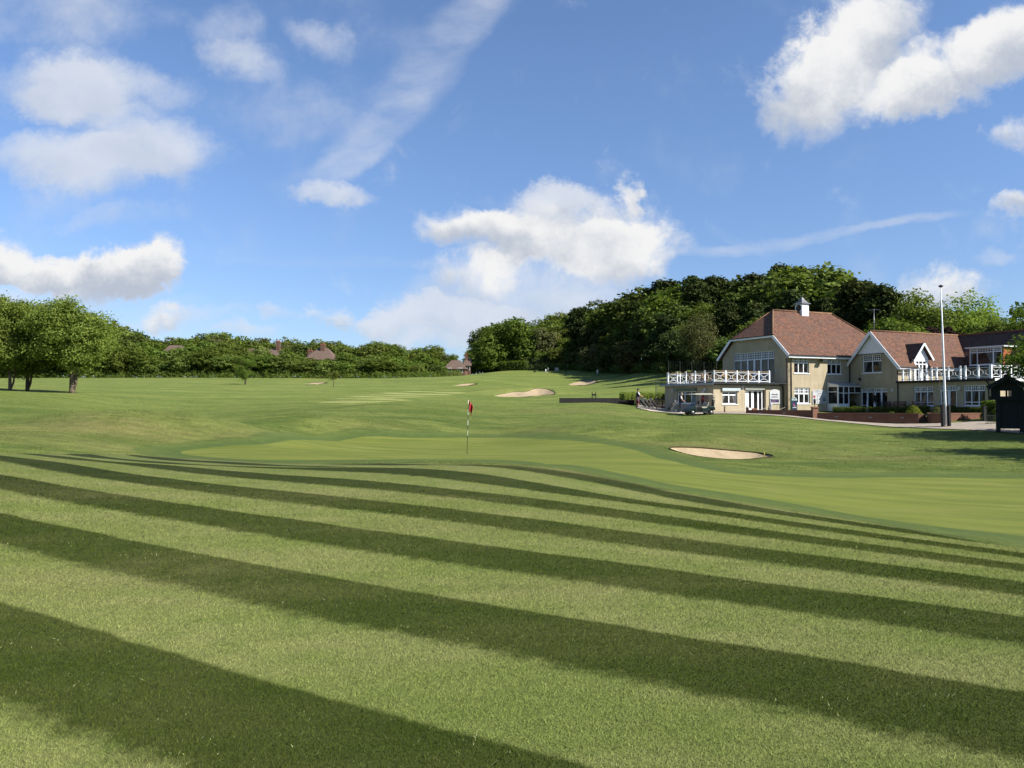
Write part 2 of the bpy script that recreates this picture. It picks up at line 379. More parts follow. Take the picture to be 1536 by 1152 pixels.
def tile_mat(name, ca, cb_, cc, axis='z'):
    m, t, b, o = mat(name); tc = t.new('ShaderNodeTexCoord').outputs['Object']
    s_ = t.new('ShaderNodeSeparateXYZ'); t.put(s_.inputs[0], tc)
    hx = t.m('ADD', s_.outputs[0], s_.outputs[1])
    row = t.m('FLOOR', t.m('MULTIPLY', s_.outputs[2], 12.5)); colm = t.m('FLOOR', t.m('ADD', t.m('MULTIPLY', hx, 5.5), t.m('MULTIPLY', row, .5)))
    c3 = t.new('ShaderNodeCombineXYZ'); t.put(c3.inputs[0], colm); t.put(c3.inputs[1], row)
    wn_ = t.new('ShaderNodeTexWhiteNoise', noise_dimensions='3D'); t.put(wn_.inputs[0], c3.outputs[0])
    c = t.mix(t.sstep(wn_.outputs[0], .1, .95), ca, cb_)
    c = t.mix(t.m('MULTIPLY', t.sstep(t.noise(tc, .9, 6, .7), .44, .60), .7), c, cc)
    c = t.mix(t.m('MULTIPLY', t.sstep(t.noise(tc, 2.6, 7, .75), .48, .70), .75), c, (.045, .032, .030))
    c = t.mix(t.m('MULTIPLY', t.sstep(t.noise(tc, 1.8, 7, .75), .60, .76), .55), c, (.17, .12, .055))
    c = t.mix(t.m('MULTIPLY', t.sstep(t.noise(tc, 9, 4, .7), .64, .74), .8), c, (.25, .21, .16))
    t.put(b.inputs['Base Color'], c); b.inputs['Roughness'].default_value = .85; b.inputs['Specular IOR Level'].default_value = .2
    saw = t.m('FRACT', t.m('MULTIPLY', s_.outputs[2], 12.5))
    bp = t.new('ShaderNodeBump'); bp.inputs['Strength'].default_value = .9; bp.inputs['Distance'].default_value = .025
    t.put(bp.inputs['Height'], t.m('ADD', t.m('SUBTRACT', 1, saw), t.m('MULTIPLY', wn_.outputs[0], .6))); t.l.new(bp.outputs[0], b.inputs['Normal'])
    return m
tiles = tile_mat('clay_roof_tiles', (.168, .076, .044), (.070, .038, .029), (.110, .064, .044))
tiles_old = tile_mat('dark_roof_tiles', (.110, .055, .038), (.055, .034, .028), (.085, .060, .044))
tilehung = tile_mat('orange_hung_tiles', (.30, .085, .03), (.23, .065, .026), (.27, .08, .032))
tiles_far = tile_mat('brown_roof_tiles', (.135, .09, .068), (.10, .07, .055), (.135, .095, .07))
def brick_mat(name, ca, cb_, mortar, sc_=1):
    ca, cb_, mortar = [tuple(x*.62 for x in q) for q in (ca, cb_, mortar)]
    m, t, b, o = mat(name); tc = t.new('ShaderNodeTexCoord').outputs['Object']
    s_ = t.new('ShaderNodeSeparateXYZ'); t.put(s_.inputs[0], tc)
    c3 = t.new('ShaderNodeCombineXYZ'); t.put(c3.inputs[0], t.m('ADD', s_.outputs[0], s_.outputs[1])); t.put(c3.inputs[1], s_.outputs[2])
    br = t.new('ShaderNodeTexBrick'); t.put(br.inputs['Vector'], c3.outputs[0])
    br.inputs['Color1'].default_value = ca+(1,); br.inputs['Color2'].default_value = cb_+(1,); br.inputs['Mortar'].default_value = mortar+(1,)
    br.inputs['Scale'].default_value = 1; br.inputs['Brick Width'].default_value = .225*sc_; br.inputs['Row Height'].default_value = .075*sc_; br.inputs['Mortar Size'].default_value = .009*sc_
    c = t.mix(t.m('MULTIPLY', t.sstep(t.noise(tc, 1.4, 5, .6), .4, .7), .5), br.outputs[0], tuple(x*.55 for x in ca))
    t.put(b.inputs['Base Color'], c); b.inputs['Roughness'].default_value = .9; b.inputs['Specular IOR Level'].default_value = .2
    return m
brick = brick_mat('red_brick', (.30, .125, .075), (.20, .085, .055), (.17, .13, .10))  # wall brick kept darker than the pier's, shade put into its colour
m, t, b, o = mat('bunker_sand'); tc = t.new('ShaderNodeTexCoord').outputs['Object']
c = t.mix(t.sstep(t.noise(tc, 1.2, 6, .6), .3, .7), (.33, .26, .165), (.25, .195, .12)); c = t.mix(t.m('MULTIPLY', t.sstep(t.noise(tc, 25, 3, .7), .55, .75), .4), c, (.22, .17, .11))
t.put(b.inputs['Base Color'], c); b.inputs['Roughness'].default_value = .95; b.inputs['Specular IOR Level'].default_value = .1
bp = t.new('ShaderNodeBump'); bp.inputs['Strength'].default_value = .5; bp.inputs['Distance'].default_value = .08
t.put(bp.inputs['Height'], t.noise(tc, 4, 5, .6)); t.l.new(bp.outputs[0], b.inputs['Normal']); sand = m
path_m = simple('path_concrete', (.47, .40, .32), .9, .12, 2.5, bump=.3, spec=.2)
slab_m = simple('patio_slabs', (.68, .58, .46), .9, .12, 1.5, bump=.3, spec=.2)
soil_shade = simple('lip_soil_shade', (.075, .05, .025), .95, .25, 6, spec=.1)  # lip soil, dark enough to stand for the bank's shade too

# turf colours: the mowing stripes lie in world space (sheen of the rolled blades painted as light and dark bands)
def turf_nodes(t, fine=True):
    geo = t.new('ShaderNodeNewGeometry').outputs['Position']
    s_ = t.new('ShaderNodeSeparateXYZ'); t.put(s_.inputs[0], geo)
    flat = t.new('ShaderNodeCombineXYZ'); t.put(flat.inputs[0], s_.outputs[0]); t.put(flat.inputs[1], s_.outputs[1]); pos = flat.outputs[0]
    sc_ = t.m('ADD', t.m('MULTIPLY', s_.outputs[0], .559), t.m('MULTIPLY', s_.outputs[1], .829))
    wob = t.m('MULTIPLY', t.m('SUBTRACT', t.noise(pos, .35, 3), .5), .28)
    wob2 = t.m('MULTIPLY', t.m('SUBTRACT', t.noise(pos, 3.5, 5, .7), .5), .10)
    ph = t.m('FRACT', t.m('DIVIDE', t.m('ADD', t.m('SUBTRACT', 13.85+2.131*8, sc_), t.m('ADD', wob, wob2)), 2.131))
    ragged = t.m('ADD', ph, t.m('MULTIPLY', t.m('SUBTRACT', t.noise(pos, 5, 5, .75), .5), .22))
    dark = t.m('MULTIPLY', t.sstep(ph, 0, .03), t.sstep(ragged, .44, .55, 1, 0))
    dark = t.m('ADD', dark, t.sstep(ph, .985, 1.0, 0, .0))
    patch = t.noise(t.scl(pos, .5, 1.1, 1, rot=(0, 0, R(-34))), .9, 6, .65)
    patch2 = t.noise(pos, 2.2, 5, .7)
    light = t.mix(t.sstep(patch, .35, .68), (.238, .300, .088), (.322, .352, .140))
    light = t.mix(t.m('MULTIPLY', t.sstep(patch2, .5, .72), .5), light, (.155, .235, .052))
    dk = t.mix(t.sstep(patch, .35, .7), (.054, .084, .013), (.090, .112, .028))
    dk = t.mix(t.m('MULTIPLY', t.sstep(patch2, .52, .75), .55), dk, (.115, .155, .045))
    dk = t.mix(t.sstep(t.vm('LENGTH', pos, out=1), 10, 20), dk, t.mix(1.0, dk, (.62, .66, .6), 'MULTIPLY')); fair = t.mix(t.m('MULTIPLY', dark, .95), light, dk); fair = t.mix(t.m('MULTIPLY', t.m('MULTIPLY', t.attr('dry'), t.sstep(patch2, .3, .6)), .6), fair, (.27, .25, .12))  # dark bands deepen with distance, standing for blade self-shadowing
    return pos, s_, fair, patch2
m, t, b, o = mat('turf')
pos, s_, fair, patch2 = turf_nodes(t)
sg, sf, sff = t.attr('sd_green'), t.attr('sd_fair'), t.attr('sd_far')
ew = t.m('MULTIPLY', t.m('SUBTRACT', t.noise(pos, 2.5, 7, .75), .5), .45)
# putting green, mowing sheen painted as faint bands
g1 = t.noise(t.scl(pos, .25, 1.6, 1, rot=(0, 0, R(12))), .8, 5, .6)
gs = t.m('FRACT', t.m('DIVIDE', t.m('ADD', t.m('ADD', t.m('MULTIPLY', s_.outputs[0], .25), t.m('MULTIPLY', s_.outputs[1], .968)), ew), 1.9))
gcol = t.mix(t.sstep(g1, .36, .64), (.228, .268, .056), (.160, .205, .040))
gcol = t.mix(t.m('MULTIPLY', t.sstep(gs, .40, .60), .16), gcol, (.18, .24, .05))
gcol = t.mix(t.m('MULTIPLY', t.sstep(t.noise(t.scl(pos, .5, 1, 1), .7, 7, .75), .48, .66), .55), gcol, (.265, .285, .085))
# collar round the green
ccol = t.mix(t.sstep(patch2, .3, .7), (.090, .145, .038), (.125, .175, .048))
# rough
r1 = t.noise(t.scl(pos, .35, 1, 1), .35, 7, .68); r2 = t.noise(t.scl(pos, .6, 1.5, 1), 1.3, 6, .7); r3 = t.noise(pos, .09, 4, .6)
rcol = t.mix(t.sstep(r1, .38, .62), (.110, .170, .034), (.215, .262, .070))
rcol = t.mix(t.m('MULTIPLY', t.sstep(r2, .50, .66), .7), rcol, (.075, .130, .026))
rcol = t.mix(t.m('MULTIPLY', t.sstep(r3, .54, .70), .55), rcol, (.26, .275, .095))
rcol = t.mix(t.m('MULTIPLY', t.sstep(t.noise(t.scl(pos, .5, 1.2, 1), .8, 6, .75), .63, .74), .65), rcol, (.34, .31, .14))
rcol = t.mix(t.m('MULTIPLY', t.attr('dry'), t.sstep(r2, .30, .62, .35, 1)), rcol, (.30, .27, .115))
# the far meadow reads paler
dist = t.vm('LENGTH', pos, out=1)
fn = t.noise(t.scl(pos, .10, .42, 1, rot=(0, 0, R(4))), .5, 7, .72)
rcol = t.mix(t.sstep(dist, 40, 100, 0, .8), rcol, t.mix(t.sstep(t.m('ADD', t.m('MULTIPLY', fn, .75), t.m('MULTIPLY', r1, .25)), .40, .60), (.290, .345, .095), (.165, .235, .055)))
# far fairway, mowing sheen painted as bands
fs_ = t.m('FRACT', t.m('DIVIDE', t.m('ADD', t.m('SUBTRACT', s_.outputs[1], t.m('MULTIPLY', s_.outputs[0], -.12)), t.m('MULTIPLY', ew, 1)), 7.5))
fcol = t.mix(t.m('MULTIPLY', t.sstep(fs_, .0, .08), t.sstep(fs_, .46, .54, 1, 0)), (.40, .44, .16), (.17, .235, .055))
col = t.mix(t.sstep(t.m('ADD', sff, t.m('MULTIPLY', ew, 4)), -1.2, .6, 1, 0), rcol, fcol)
col = t.mix(t.sstep(t.m('ADD', sg, t.m('MULTIPLY', ew, 1.6)), 1.45, 1.75, 1, 0), col, t.mix(t.sstep(t.m('ADD', sg, ew), .5, 1.3), ccol, (.14, .19, .052)))
fairg = t.mix(1.0, fair, t.mix(t.sstep(dist, 14, 22), (.95, .95, .95), (.80, .80, .76)), 'MULTIPLY'); fairg = t.mix(.16, fairg, (.0, .0, .0))  # bare turf darkened to stand for the blades' own shading
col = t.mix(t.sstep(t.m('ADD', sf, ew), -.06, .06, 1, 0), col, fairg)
col = t.mix(t.sstep(t.m('ADD', sg, t.m('MULTIPLY', ew, .3)), -.04, .04, 1, 0), col, gcol)
edge = t.m('MULTIPLY', t.sstep(t.m('ABSOLUTE', sf), 0, .22, 1, 0), t.sstep(sg, -.05, .05))
col = t.mix(t.m('MULTIPLY', edge, .6), col, (.105, .10, .045))
f1 = t.noise(pos, 90, 3, .8); f2 = t.noise(pos, 28, 4, .75)
near = t.sstep(dist, 3, 40, 1, .25)
notg = t.sstep(sg, -.1, .1, .35, 1)
rv = t.m('MULTIPLY', t.m('MULTIPLY', t.m('SUBTRACT', t.noise(t.scl(pos, .45, 1.5, 1), 1.6, 8, .82), .5), 2.3), t.m('MULTIPLY', t.sstep(sf, -.1, .3), t.sstep(sg, .2, 1.6)))
k = t.m('ADD', t.m('ADD', 1, rv), t.m('MULTIPLY', t.m('MULTIPLY', near, notg), t.m('ADD', t.m('MULTIPLY', t.m('SUBTRACT', f1, .5), 2.0), t.m('MULTIPLY', t.m('SUBTRACT', f2, .5), 1.1))))
cc_ = t.new('ShaderNodeCombineXYZ')
for i in range(3): t.put(cc_.inputs[i], t.m('MULTIPLY', t.m('MAXIMUM', k, .15), (.60, .58, .50)[i]))
col = t.mix(1.0, col, cc_.outputs[0], 'MULTIPLY')
t.put(b.inputs['Base Color'], col); b.inputs['Roughness'].default_value = .9; b.inputs['Specular IOR Level'].default_value = .12
bp = t.new('ShaderNodeBump'); bp.inputs['Strength'].default_value = .7; bp.inputs['Distance'].default_value = .02
t.put(bp.inputs['Height'], t.m('ADD', t.noise(pos, 70, 3, .7), t.m('MULTIPLY', t.noise(pos, 3.5, 6, .75), t.m('ADD', 1.5, t.m('MULTIPLY', t.sstep(sf, 0, .3), t.sstep(sg, .4, 1.6, 0, 9)))))); t.l.new(bp.outputs[0], b.inputs['Normal'])
turf = m

# ------------------------------------------------------------------ ground sheet
ang = np.concatenate([np.arange(-180, -40, 4), np.arange(-40, 40, .17), np.arange(40, 180, 4)])
rad = np.concatenate([[0.6], np.geomspace(1.5, 300, 520), np.geomspace(310, 4500, 26)])
AA, RR = np.meshgrid(np.radians(ang), rad)
gx = (RR*np.sin(AA)).ravel(); gy = (RR*np.cos(AA)).ravel(); gz_ = H(gx, gy)
na, nr = len(ang), len(rad)
ii, jj = np.meshgrid(np.arange(nr-1), np.arange(na), indexing='ij'); j2 = (jj+1) % na
F = np.stack([ii*na+jj, ii*na+j2, (ii+1)*na+j2, (ii+1)*na+jj], -1).reshape(-1, 4)
F = F[:, ::-1]
def clampsd(poly):
    m_ = np.hypot(gx, gy) < 200; o_ = np.full(len(gx), 30.0); o_[m_] = np.clip(sdf(gx[m_], gy[m_], poly), -30, 30); return o_
dry = np.zeros(len(gx)); dry_l = []
for (px, py, rx, ry, v) in [(160,640,5,1.6,.75),(60,655,4,1.5,.35),(330,652,4,2,.35),(810,648,1.2,1,.6),(1045,668,3,1,.7),(812,582,6,2.5,.7),(760,587,5,2,.7),(735,573,7,3,.6),(870,701,3,.8,.6),(960,718,3.5,.9,.9),
    (1020,712,4,1,.0),(760,696,4,.8,.35),(1350,687,2.4,.7,.8),(860,618,6,2,.5),(830,615,4,1.5,.5),(1130,662,3,1.5,.5),(980,722,3,1,.7),(1200,770,2,.6,.3),(200,870,2.2,1.2,.45),(560,745,2.5,.8,.45),(620,790,1.6,.5,.4),(140,740,3,1,.45),(820,880,.9,.5,.35),(1000,810,2,.6,.35),(60,880,.8,.5,.4),(560,640,3,1.5,.3)]:
    q = gnd(px, py); dry_l.append((q[0], q[1], rx, ry, v)); dry = np.maximum(dry, v*np.exp(-((gx-q[0])/rx)**2-((gy-q[1])/ry)**2))
V = np.stack([gx, gy, gz_], -1)
# close the small hole under the camera
c_i = len(V); V = np.vstack([V, [[0, 0, hz(0, 0)]]])
ga = {'sd_green': np.append(clampsd(green_poly), 30), 'sd_fair': np.append(clampsd(fair_poly), -5), 'sd_far': np.append(clampsd(far_poly), 30), 'dry': np.append(dry, 0)}
hole = np.stack([np.arange(na), (np.arange(na)+1) % na, np.full(na, c_i), np.full(na, c_i)], -1)
me = npmesh('ground', V, F, turf, ga, True)
bm = bmesh.new(); bm.from_mesh(me); bm.verts.ensure_lookup_table()
for a_, b_, c__, _ in hole: bm.faces.new([bm.verts[int(a_)], bm.verts[int(c__)], bm.verts[int(b_)]])
bm.normal_update()
if sum(f.normal.z for f in bm.faces) < 0: bmesh.ops.reverse_faces(bm, faces=bm.faces)
bm.to_mesh(me); bm.free()
tag(link('ground', me), kind='structure')

# near turf: real blades, coloured by the same mowing pattern
m = bpy.data.materials.new('grass_blades'); m.use_nodes = True; m.node_tree.nodes.clear(); t = NT(m.node_tree)
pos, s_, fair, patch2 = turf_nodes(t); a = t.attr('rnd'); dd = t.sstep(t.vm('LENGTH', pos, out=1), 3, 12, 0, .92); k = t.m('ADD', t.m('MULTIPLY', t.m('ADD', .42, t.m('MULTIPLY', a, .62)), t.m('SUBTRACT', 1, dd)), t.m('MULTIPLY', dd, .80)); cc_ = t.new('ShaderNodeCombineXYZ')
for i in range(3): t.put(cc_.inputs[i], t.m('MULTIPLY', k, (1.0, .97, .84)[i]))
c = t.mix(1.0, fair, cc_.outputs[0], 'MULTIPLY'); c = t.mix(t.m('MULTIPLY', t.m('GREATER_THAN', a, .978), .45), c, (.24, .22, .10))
d = t.new('ShaderNodeBsdfDiffuse'); tr = t.new('ShaderNodeBsdfTranslucent'); mx = t.new('ShaderNodeMixShader'); o = t.new('ShaderNodeOutputMaterial')
c = t.mix(t.m('MULTIPLY', t.m('GREATER_THAN', a, .992), t.m('GREATER_THAN', t.noise(pos, 1.7, 3), .58)), c, (.44, .46, .22))
nrm = t.vm('NORMALIZE', t.vm('ADD', t.vm('SCALE', t.new('ShaderNodeNewGeometry').outputs['Normal'], None), (0, 0, .55))); t.put(d.inputs['Normal'], nrm)
t.put(d.inputs[0], c); t.put(tr.inputs[0], c); mx.inputs[0].default_value = .22; t.l.new(d.outputs[0], mx.inputs[1]); t.l.new(tr.outputs[0], mx.inputs[2]); t.l.new(mx.outputs[0], o.inputs[0])
for n__ in t.n:
    if n__.type == 'VECT_MATH' and n__.operation == 'SCALE': t.put(n__.inputs['Scale'], t.m('SUBTRACT', 1, t.m('MULTIPLY', dd, .8)))
rng = np.random.default_rng(2); NB = 950000
yb = 3.0*np.exp(rng.uniform(0, math.log(24/3.0), NB)**1.0); xb = yb*rng.uniform(-.72, .72, NB)
ok = sdf(xb, yb, fair_poly) < -.05; xb, yb = xb[ok], yb[ok]; n_ = len(xb)
wid = .0011*(np.maximum(yb, 3)/3)**.8*rng.uniform(.8, 1.6, n_)*1.3; hgt = (.012+.0009*np.minimum(yb, 12))*np.clip((26-yb)/14, .25, 1)*rng.uniform(.5, 1.25, n_)
an = rng.uniform(0, 6.283, n_); ln = rng.normal(0, .75, (n_, 2))*hgt[:, None]+np.array([.35, .1])*hgt[:, None]
zb = H1(xb, yb)-.003; dx, dy = np.cos(an)*wid, np.sin(an)*wid
Vb = np.stack([np.stack([xb-dx, yb-dy, zb], 1), np.stack([xb+dx, yb+dy, zb], 1), np.stack([xb+ln[:, 0], yb+ln[:, 1], zb+hgt], 1)], 1).reshape(-1, 3)
tag(link('grass', npmesh('grass', Vb, np.arange(len(Vb)).reshape(-1, 3), m, {'rnd': np.repeat(rng.uniform(0, 1, n_), 3), 'dry': np.repeat(np.max([v_*np.exp(-((xb-mx_)/rx_)**2-((yb-my_)/ry_)**2) for (mx_, my_, rx_, ry_, v_) in dry_l], 0), 3)})), 'short mown turf blades in the striped foreground', 'grass', kind='stuff')

m = bpy.data.materials.new('rough_blades'); m.use_nodes = True; m.node_tree.nodes.clear(); t = NT(m.node_tree)
geo = t.new('ShaderNodeNewGeometry').outputs['Position']; a = t.attr('rnd'); q = t.noise(t.scl(geo, .35, 1, .1), .35, 7, .68)
c = t.mix(t.sstep(q, .38, .62), (.105, .150, .030), (.165, .205, .052)); c = t.mix(t.sstep(a, .3, 1), c, (.200, .220, .068)); c = t.mix(t.m('MULTIPLY', t.attr('dry'), .8), c, (.20, .18, .08))
d = t.new('ShaderNodeBsdfDiffuse'); tr = t.new('ShaderNodeBsdfTranslucent'); mx = t.new('ShaderNodeMixShader'); o = t.new('ShaderNodeOutputMaterial')
t.put(d.inputs[0], c); t.put(tr.inputs[0], c); mx.inputs[0].default_value = .25; t.l.new(d.outputs[0], mx.inputs[1]); t.l.new(tr.outputs[0], mx.inputs[2]); t.l.new(mx.outputs[0], o.inputs[0])
NB = 560000; yb = 20*np.exp(rng.uniform(0, 1, NB)**1.25*math.log(130/20.0)); xb = yb*rng.uniform(-.70, .70, NB)
ok = (sdf(xb, yb, fair_poly) > .15) & (sdf(xb, yb, green_poly) > 1.7)
for k_, pl in bpoly.items(): ok &= sdf(xb, yb, pl) > .05
lx = (xb-C0.x)*VX.x+(yb-C0.y)*VX.y; ly = (xb-C0.x)*UY.x+(yb-C0.y)*UY.y
ok &= ~((lx > -9.5) & (ly > -16) & (ly < 11) & (yb > 50))
ptd = P2([(950,619.5),(1000,621.8),(1060,623.5),(1120,623.5),(1200,629),(1300,639),(1380,644),(1440,647),(1498,650),(1560,654),(1750,664),(1900,640),(1550,600),(940,598)])
ok &= sdf(xb, yb, ptd) > .1
xb, yb = xb[ok], yb[ok]; n_ = len(xb); cl_ = .5+.5*np.sin(xb*1.9+np.sin(yb*1.3)*2)*np.sin(yb*1.7+np.sin(xb*.8)*2)
wid = .00038*yb*rng.uniform(.6, 1.5, n_); hgt = (.014+.030*cl_)*rng.uniform(.4, 1.3, n_)*np.clip((140-yb)/70, .1, 1); an = rng.uniform(0, 6.283, n_); ln = rng.normal(0, .6, (n_, 2))*hgt[:, None]
zb = H1(xb, yb)-.008; dx, dy = np.cos(an)*wid, np.sin(an)*wid; dr = np.zeros(n_)
for (mx_, my_, rx_, ry_, v_) in dry_l: dr = np.maximum(dr, v_*np.exp(-((xb-mx_)/rx_)**2-((yb-my_)/ry_)**2))
Vb = np.stack([np.stack([xb-dx, yb-dy, zb], 1), np.stack([xb+dx, yb+dy, zb], 1), np.stack([xb+ln[:, 0], yb+ln[:, 1], zb+hgt], 1)], 1).reshape(-1, 3)
tag(link('rough_grass', npmesh('rough_grass', Vb, np.arange(len(Vb)).reshape(-1, 3), m, {'rnd': np.repeat(rng.uniform(0, 1, n_), 3), 'dry': np.repeat(dr, 3)})), 'longer tufted rough grass round the green and on the banks', 'grass', kind='stuff')

# ------------------------------------------------------------------ bunkers
def bunker(k, label):
    pl = bpoly[k]; n_ = len(pl); cen = pl.mean(0); root = thing('sand_bunker', label, 'bunker', (cen[0], cen[1], hz(*cen)))
    z0 = root.location.z; ks = [1.0, .985, .93, .85, .72, .56, .38, .2, .06]; Vv = []
    for i, q in enumerate(ks):
        pts = cen+(pl-cen)*q; zz = H1(pts[:, 0], pts[:, 1])-bdepth(pts[:, 0], pts[:, 1], k)
        zz = zz+(.015 if i == 0 else .03)
        Vv.append(np.column_stack([pts-cen, zz-z0]))
    Vv = np.vstack(Vv); Ff = []
    for i in range(len(ks)-1):
        for j in range(n_): Ff.append((i*n_+j, i*n_+(j+1) % n_, (i+1)*n_+(j+1) % n_, (i+1)*n_+j))
    me = npmesh('sand', Vv, np.array(Ff), sand, None, True)
    bm = bmesh.new(); bm.from_mesh(me); bm.verts.ensure_lookup_table()
    bm.faces.new([bm.verts[(len(ks)-1)*n_+j] for j in range(n_)])
    bmesh.ops.recalc_face_normals(bm, faces=bm.faces); bm.to_mesh(me); bm.free()
    link('sand', me, root)
    # turf-edge lip along the far side; its dark strip also paints the bank's shade
    lip = MB(); th = {'near': .34, 'double': .30, 'upper': .2, 'left': .16, 'far': .14}[k]
    far = [(j, p) for j, p in enumerate(pl) if True]
    for j in range(n_):
        a_, b_ = pl[j], pl[(j+1) % n_]
        fa_ = (a_-cen); 
        t0 = max(0., min(1., (fa_[1]/(np.ptp(pl[:, 1])*.5)+.25)*1.4)); fb_ = b_-cen
        t1 = max(0., min(1., (fb_[1]/(np.ptp(pl[:, 1])*.5)+.25)*1.4))
        if t0+t1 < .05: continue
        qa = cen+(a_-cen)*.992; qb = cen+(b_-cen)*.992
        za, zb = hz(*a_)-z0, hz(*b_)-z0
        ra, rb = a_-cen, b_-cen; sa, sb = qa-cen, qb-cen
        lip.poly([(ra[0], ra[1], za+.02+.05*t0), (rb[0], rb[1], zb+.02+.05*t1), (sb[0], sb[1], zb-th*t1), (sa[0], sa[1], za-th*t0)])
    lip.build('bunker_lip', soil_shade, root)
bunker('near', 'kidney sand bunker with a yellow stake on the bank behind the green')
bunker('double', 'large double-bowled sand bunker with an arched dark lip in the middle distance')
bunker('upper', 'oval sand bunker highest up the slope below the dark wood')
bunker('left', 'thin sliver of sand bunker beside a small grassy mound')
bunker('far', 'farthest thin sand bunker out in the left meadow')

# ------------------------------------------------------------------ paths
def strip_sheet(name, front, back, mt, lift, n_=60, m_=5, kind='structure'):
    fr = P2(front); bk = P2(back)
    def rs(p):
        d_ = np.concatenate([[0], np.cumsum(np.hypot(*np.diff(p, axis=0).T))]); s_ = np.linspace(0, d_[-1], n_)
        return np.column_stack([np.interp(s_, d_, p[:, 0]), np.interp(s_, d_, p[:, 1])])
    fr, bk = rs(fr), rs(bk); Vv = []
    for q in np.linspace(0, 1, m_):
        p = fr*(1-q)+bk*q; Vv.append(np.column_stack([p, H1(p[:, 0], p[:, 1])+lift]))
    Vv = np.vstack(Vv); Ff = [(i*n_+j, i*n_+j+1, (i+1)*n_+j+1, (i+1)*n_+j) for i in range(m_-1) for j in range(n_-1)]
    o = link(name, npmesh(name, Vv, np.array(Ff), mt)); return tag(o, kind=kind)
strip_sheet('path', [(1062,621.5),(1120,622),(1200,627.5),(1300,637.5),(1380,642.5),(1440,645),(1498,648.5),(1560,652),(1750,662)],
            [(1066,615),(1120,617),(1190,623),(1300,632.5),(1376,636.5),(1430,635),(1475,632.5),(1560,641),(1750,650)], path_m, .05)
strip_sheet('patio', [(955,612.5),(975,617.5),(1000,620),(1030,621.5),(1060,621.5)], [(955,606),(975,606),(1000,606.5),(1030,610),(1068,613.5)], slab_m, .06, 24, 6)

# ------------------------------------------------------------------ clubhouse (local frame: x along the sunny front, y back along the gable side)
club = thing('clubhouse', 'cream rendered clubhouse with a red tiled roof, white clock turret and balconies', 'clubhouse', (C0.x, C0.y, FLOOR), R(25))
class Plane:
    """a wall plane: s runs along it, o out of it; P(s, z, o) is a point in building space"""
    def __init__(s, org, d, n): s.o = Vector(org); s.d = Vector(d); s.n = Vector(n)
    def P(s, a, z, o=0): return s.o+s.d*a+s.n*o+Vector((0, 0, z))
    def box(s, mb, s0, s1, z0, z1, o0, o1):
        v = [s.P(a, z, o) for a in (s0, s1) for z in (z0, z1) for o in (o0, o1)]; v = [mb.bm.verts.new(p) for p in v]
        for f in ((0,1,3,2),(4,6,7,5),(0,4,5,1),(2,3,7,6),(0,2,6,4),(1,5,7,3)): mb.bm.faces.new([v[i] for i in f])
def wall_poly(mb, pl, pts, holes, th=.25):
    """wall outline with rectangular openings cut as strips: pts is a list of (s, z) (convex top), holes (s0, s1, z0, z1)"""
    xs = sorted(set([p[0] for p in pts]+[h[0] for h in holes]+[h[1] for h in holes]))
    smin, smax = min(p[0] for p in pts), max(p[0] for p in pts)
    top = [p for p in pts if p[1] > .01]; top.sort()
    def T_(s_): return float(np.interp(s_, [p[0] for p in top], [p[1] for p in top]))
    for a, b in zip(xs, xs[1:]):
        if b-a < 1e-4: continue
        cuts = [(h[2], h[3]) for h in holes if h[0] <= a+1e-5 and h[1] >= b-1e-5]; cuts.sort(); z = 0
        def quad(z0a, z0b, z1a, z1b):
            v = [pl.P(a, z0a, 0), pl.P(b, z0b, 0), pl.P(b, z1b, 0), pl.P(a, z1a, 0), pl.P(a, z0a, -th), pl.P(b, z0b, -th), pl.P(b, z1b, -th), pl.P(a, z1a, -th)]
            v = [mb.bm.verts.new(p) for p in v]
            for f in ((0,1,2,3),(7,6,5,4),(0,4,5,1),(3,2,6,7)): mb.bm.faces.new([v[i] for i in f])
            if any(abs(a-h[1]) < 1e-5 for h in holes) or a == smin: mb.bm.faces.new([v[i] for i in (0,3,7,4)])
            if any(abs(b-h[0]) < 1e-5 for h in holes) or b == smax: mb.bm.faces.new([v[i] for i in (1,5,6,2)])
        for c0_, c1_ in cuts:
            if c0_ > z+1e-4: quad(z, z, c0_, c0_)
            z = c1_
        quad(z, z, T_(a), T_(b))
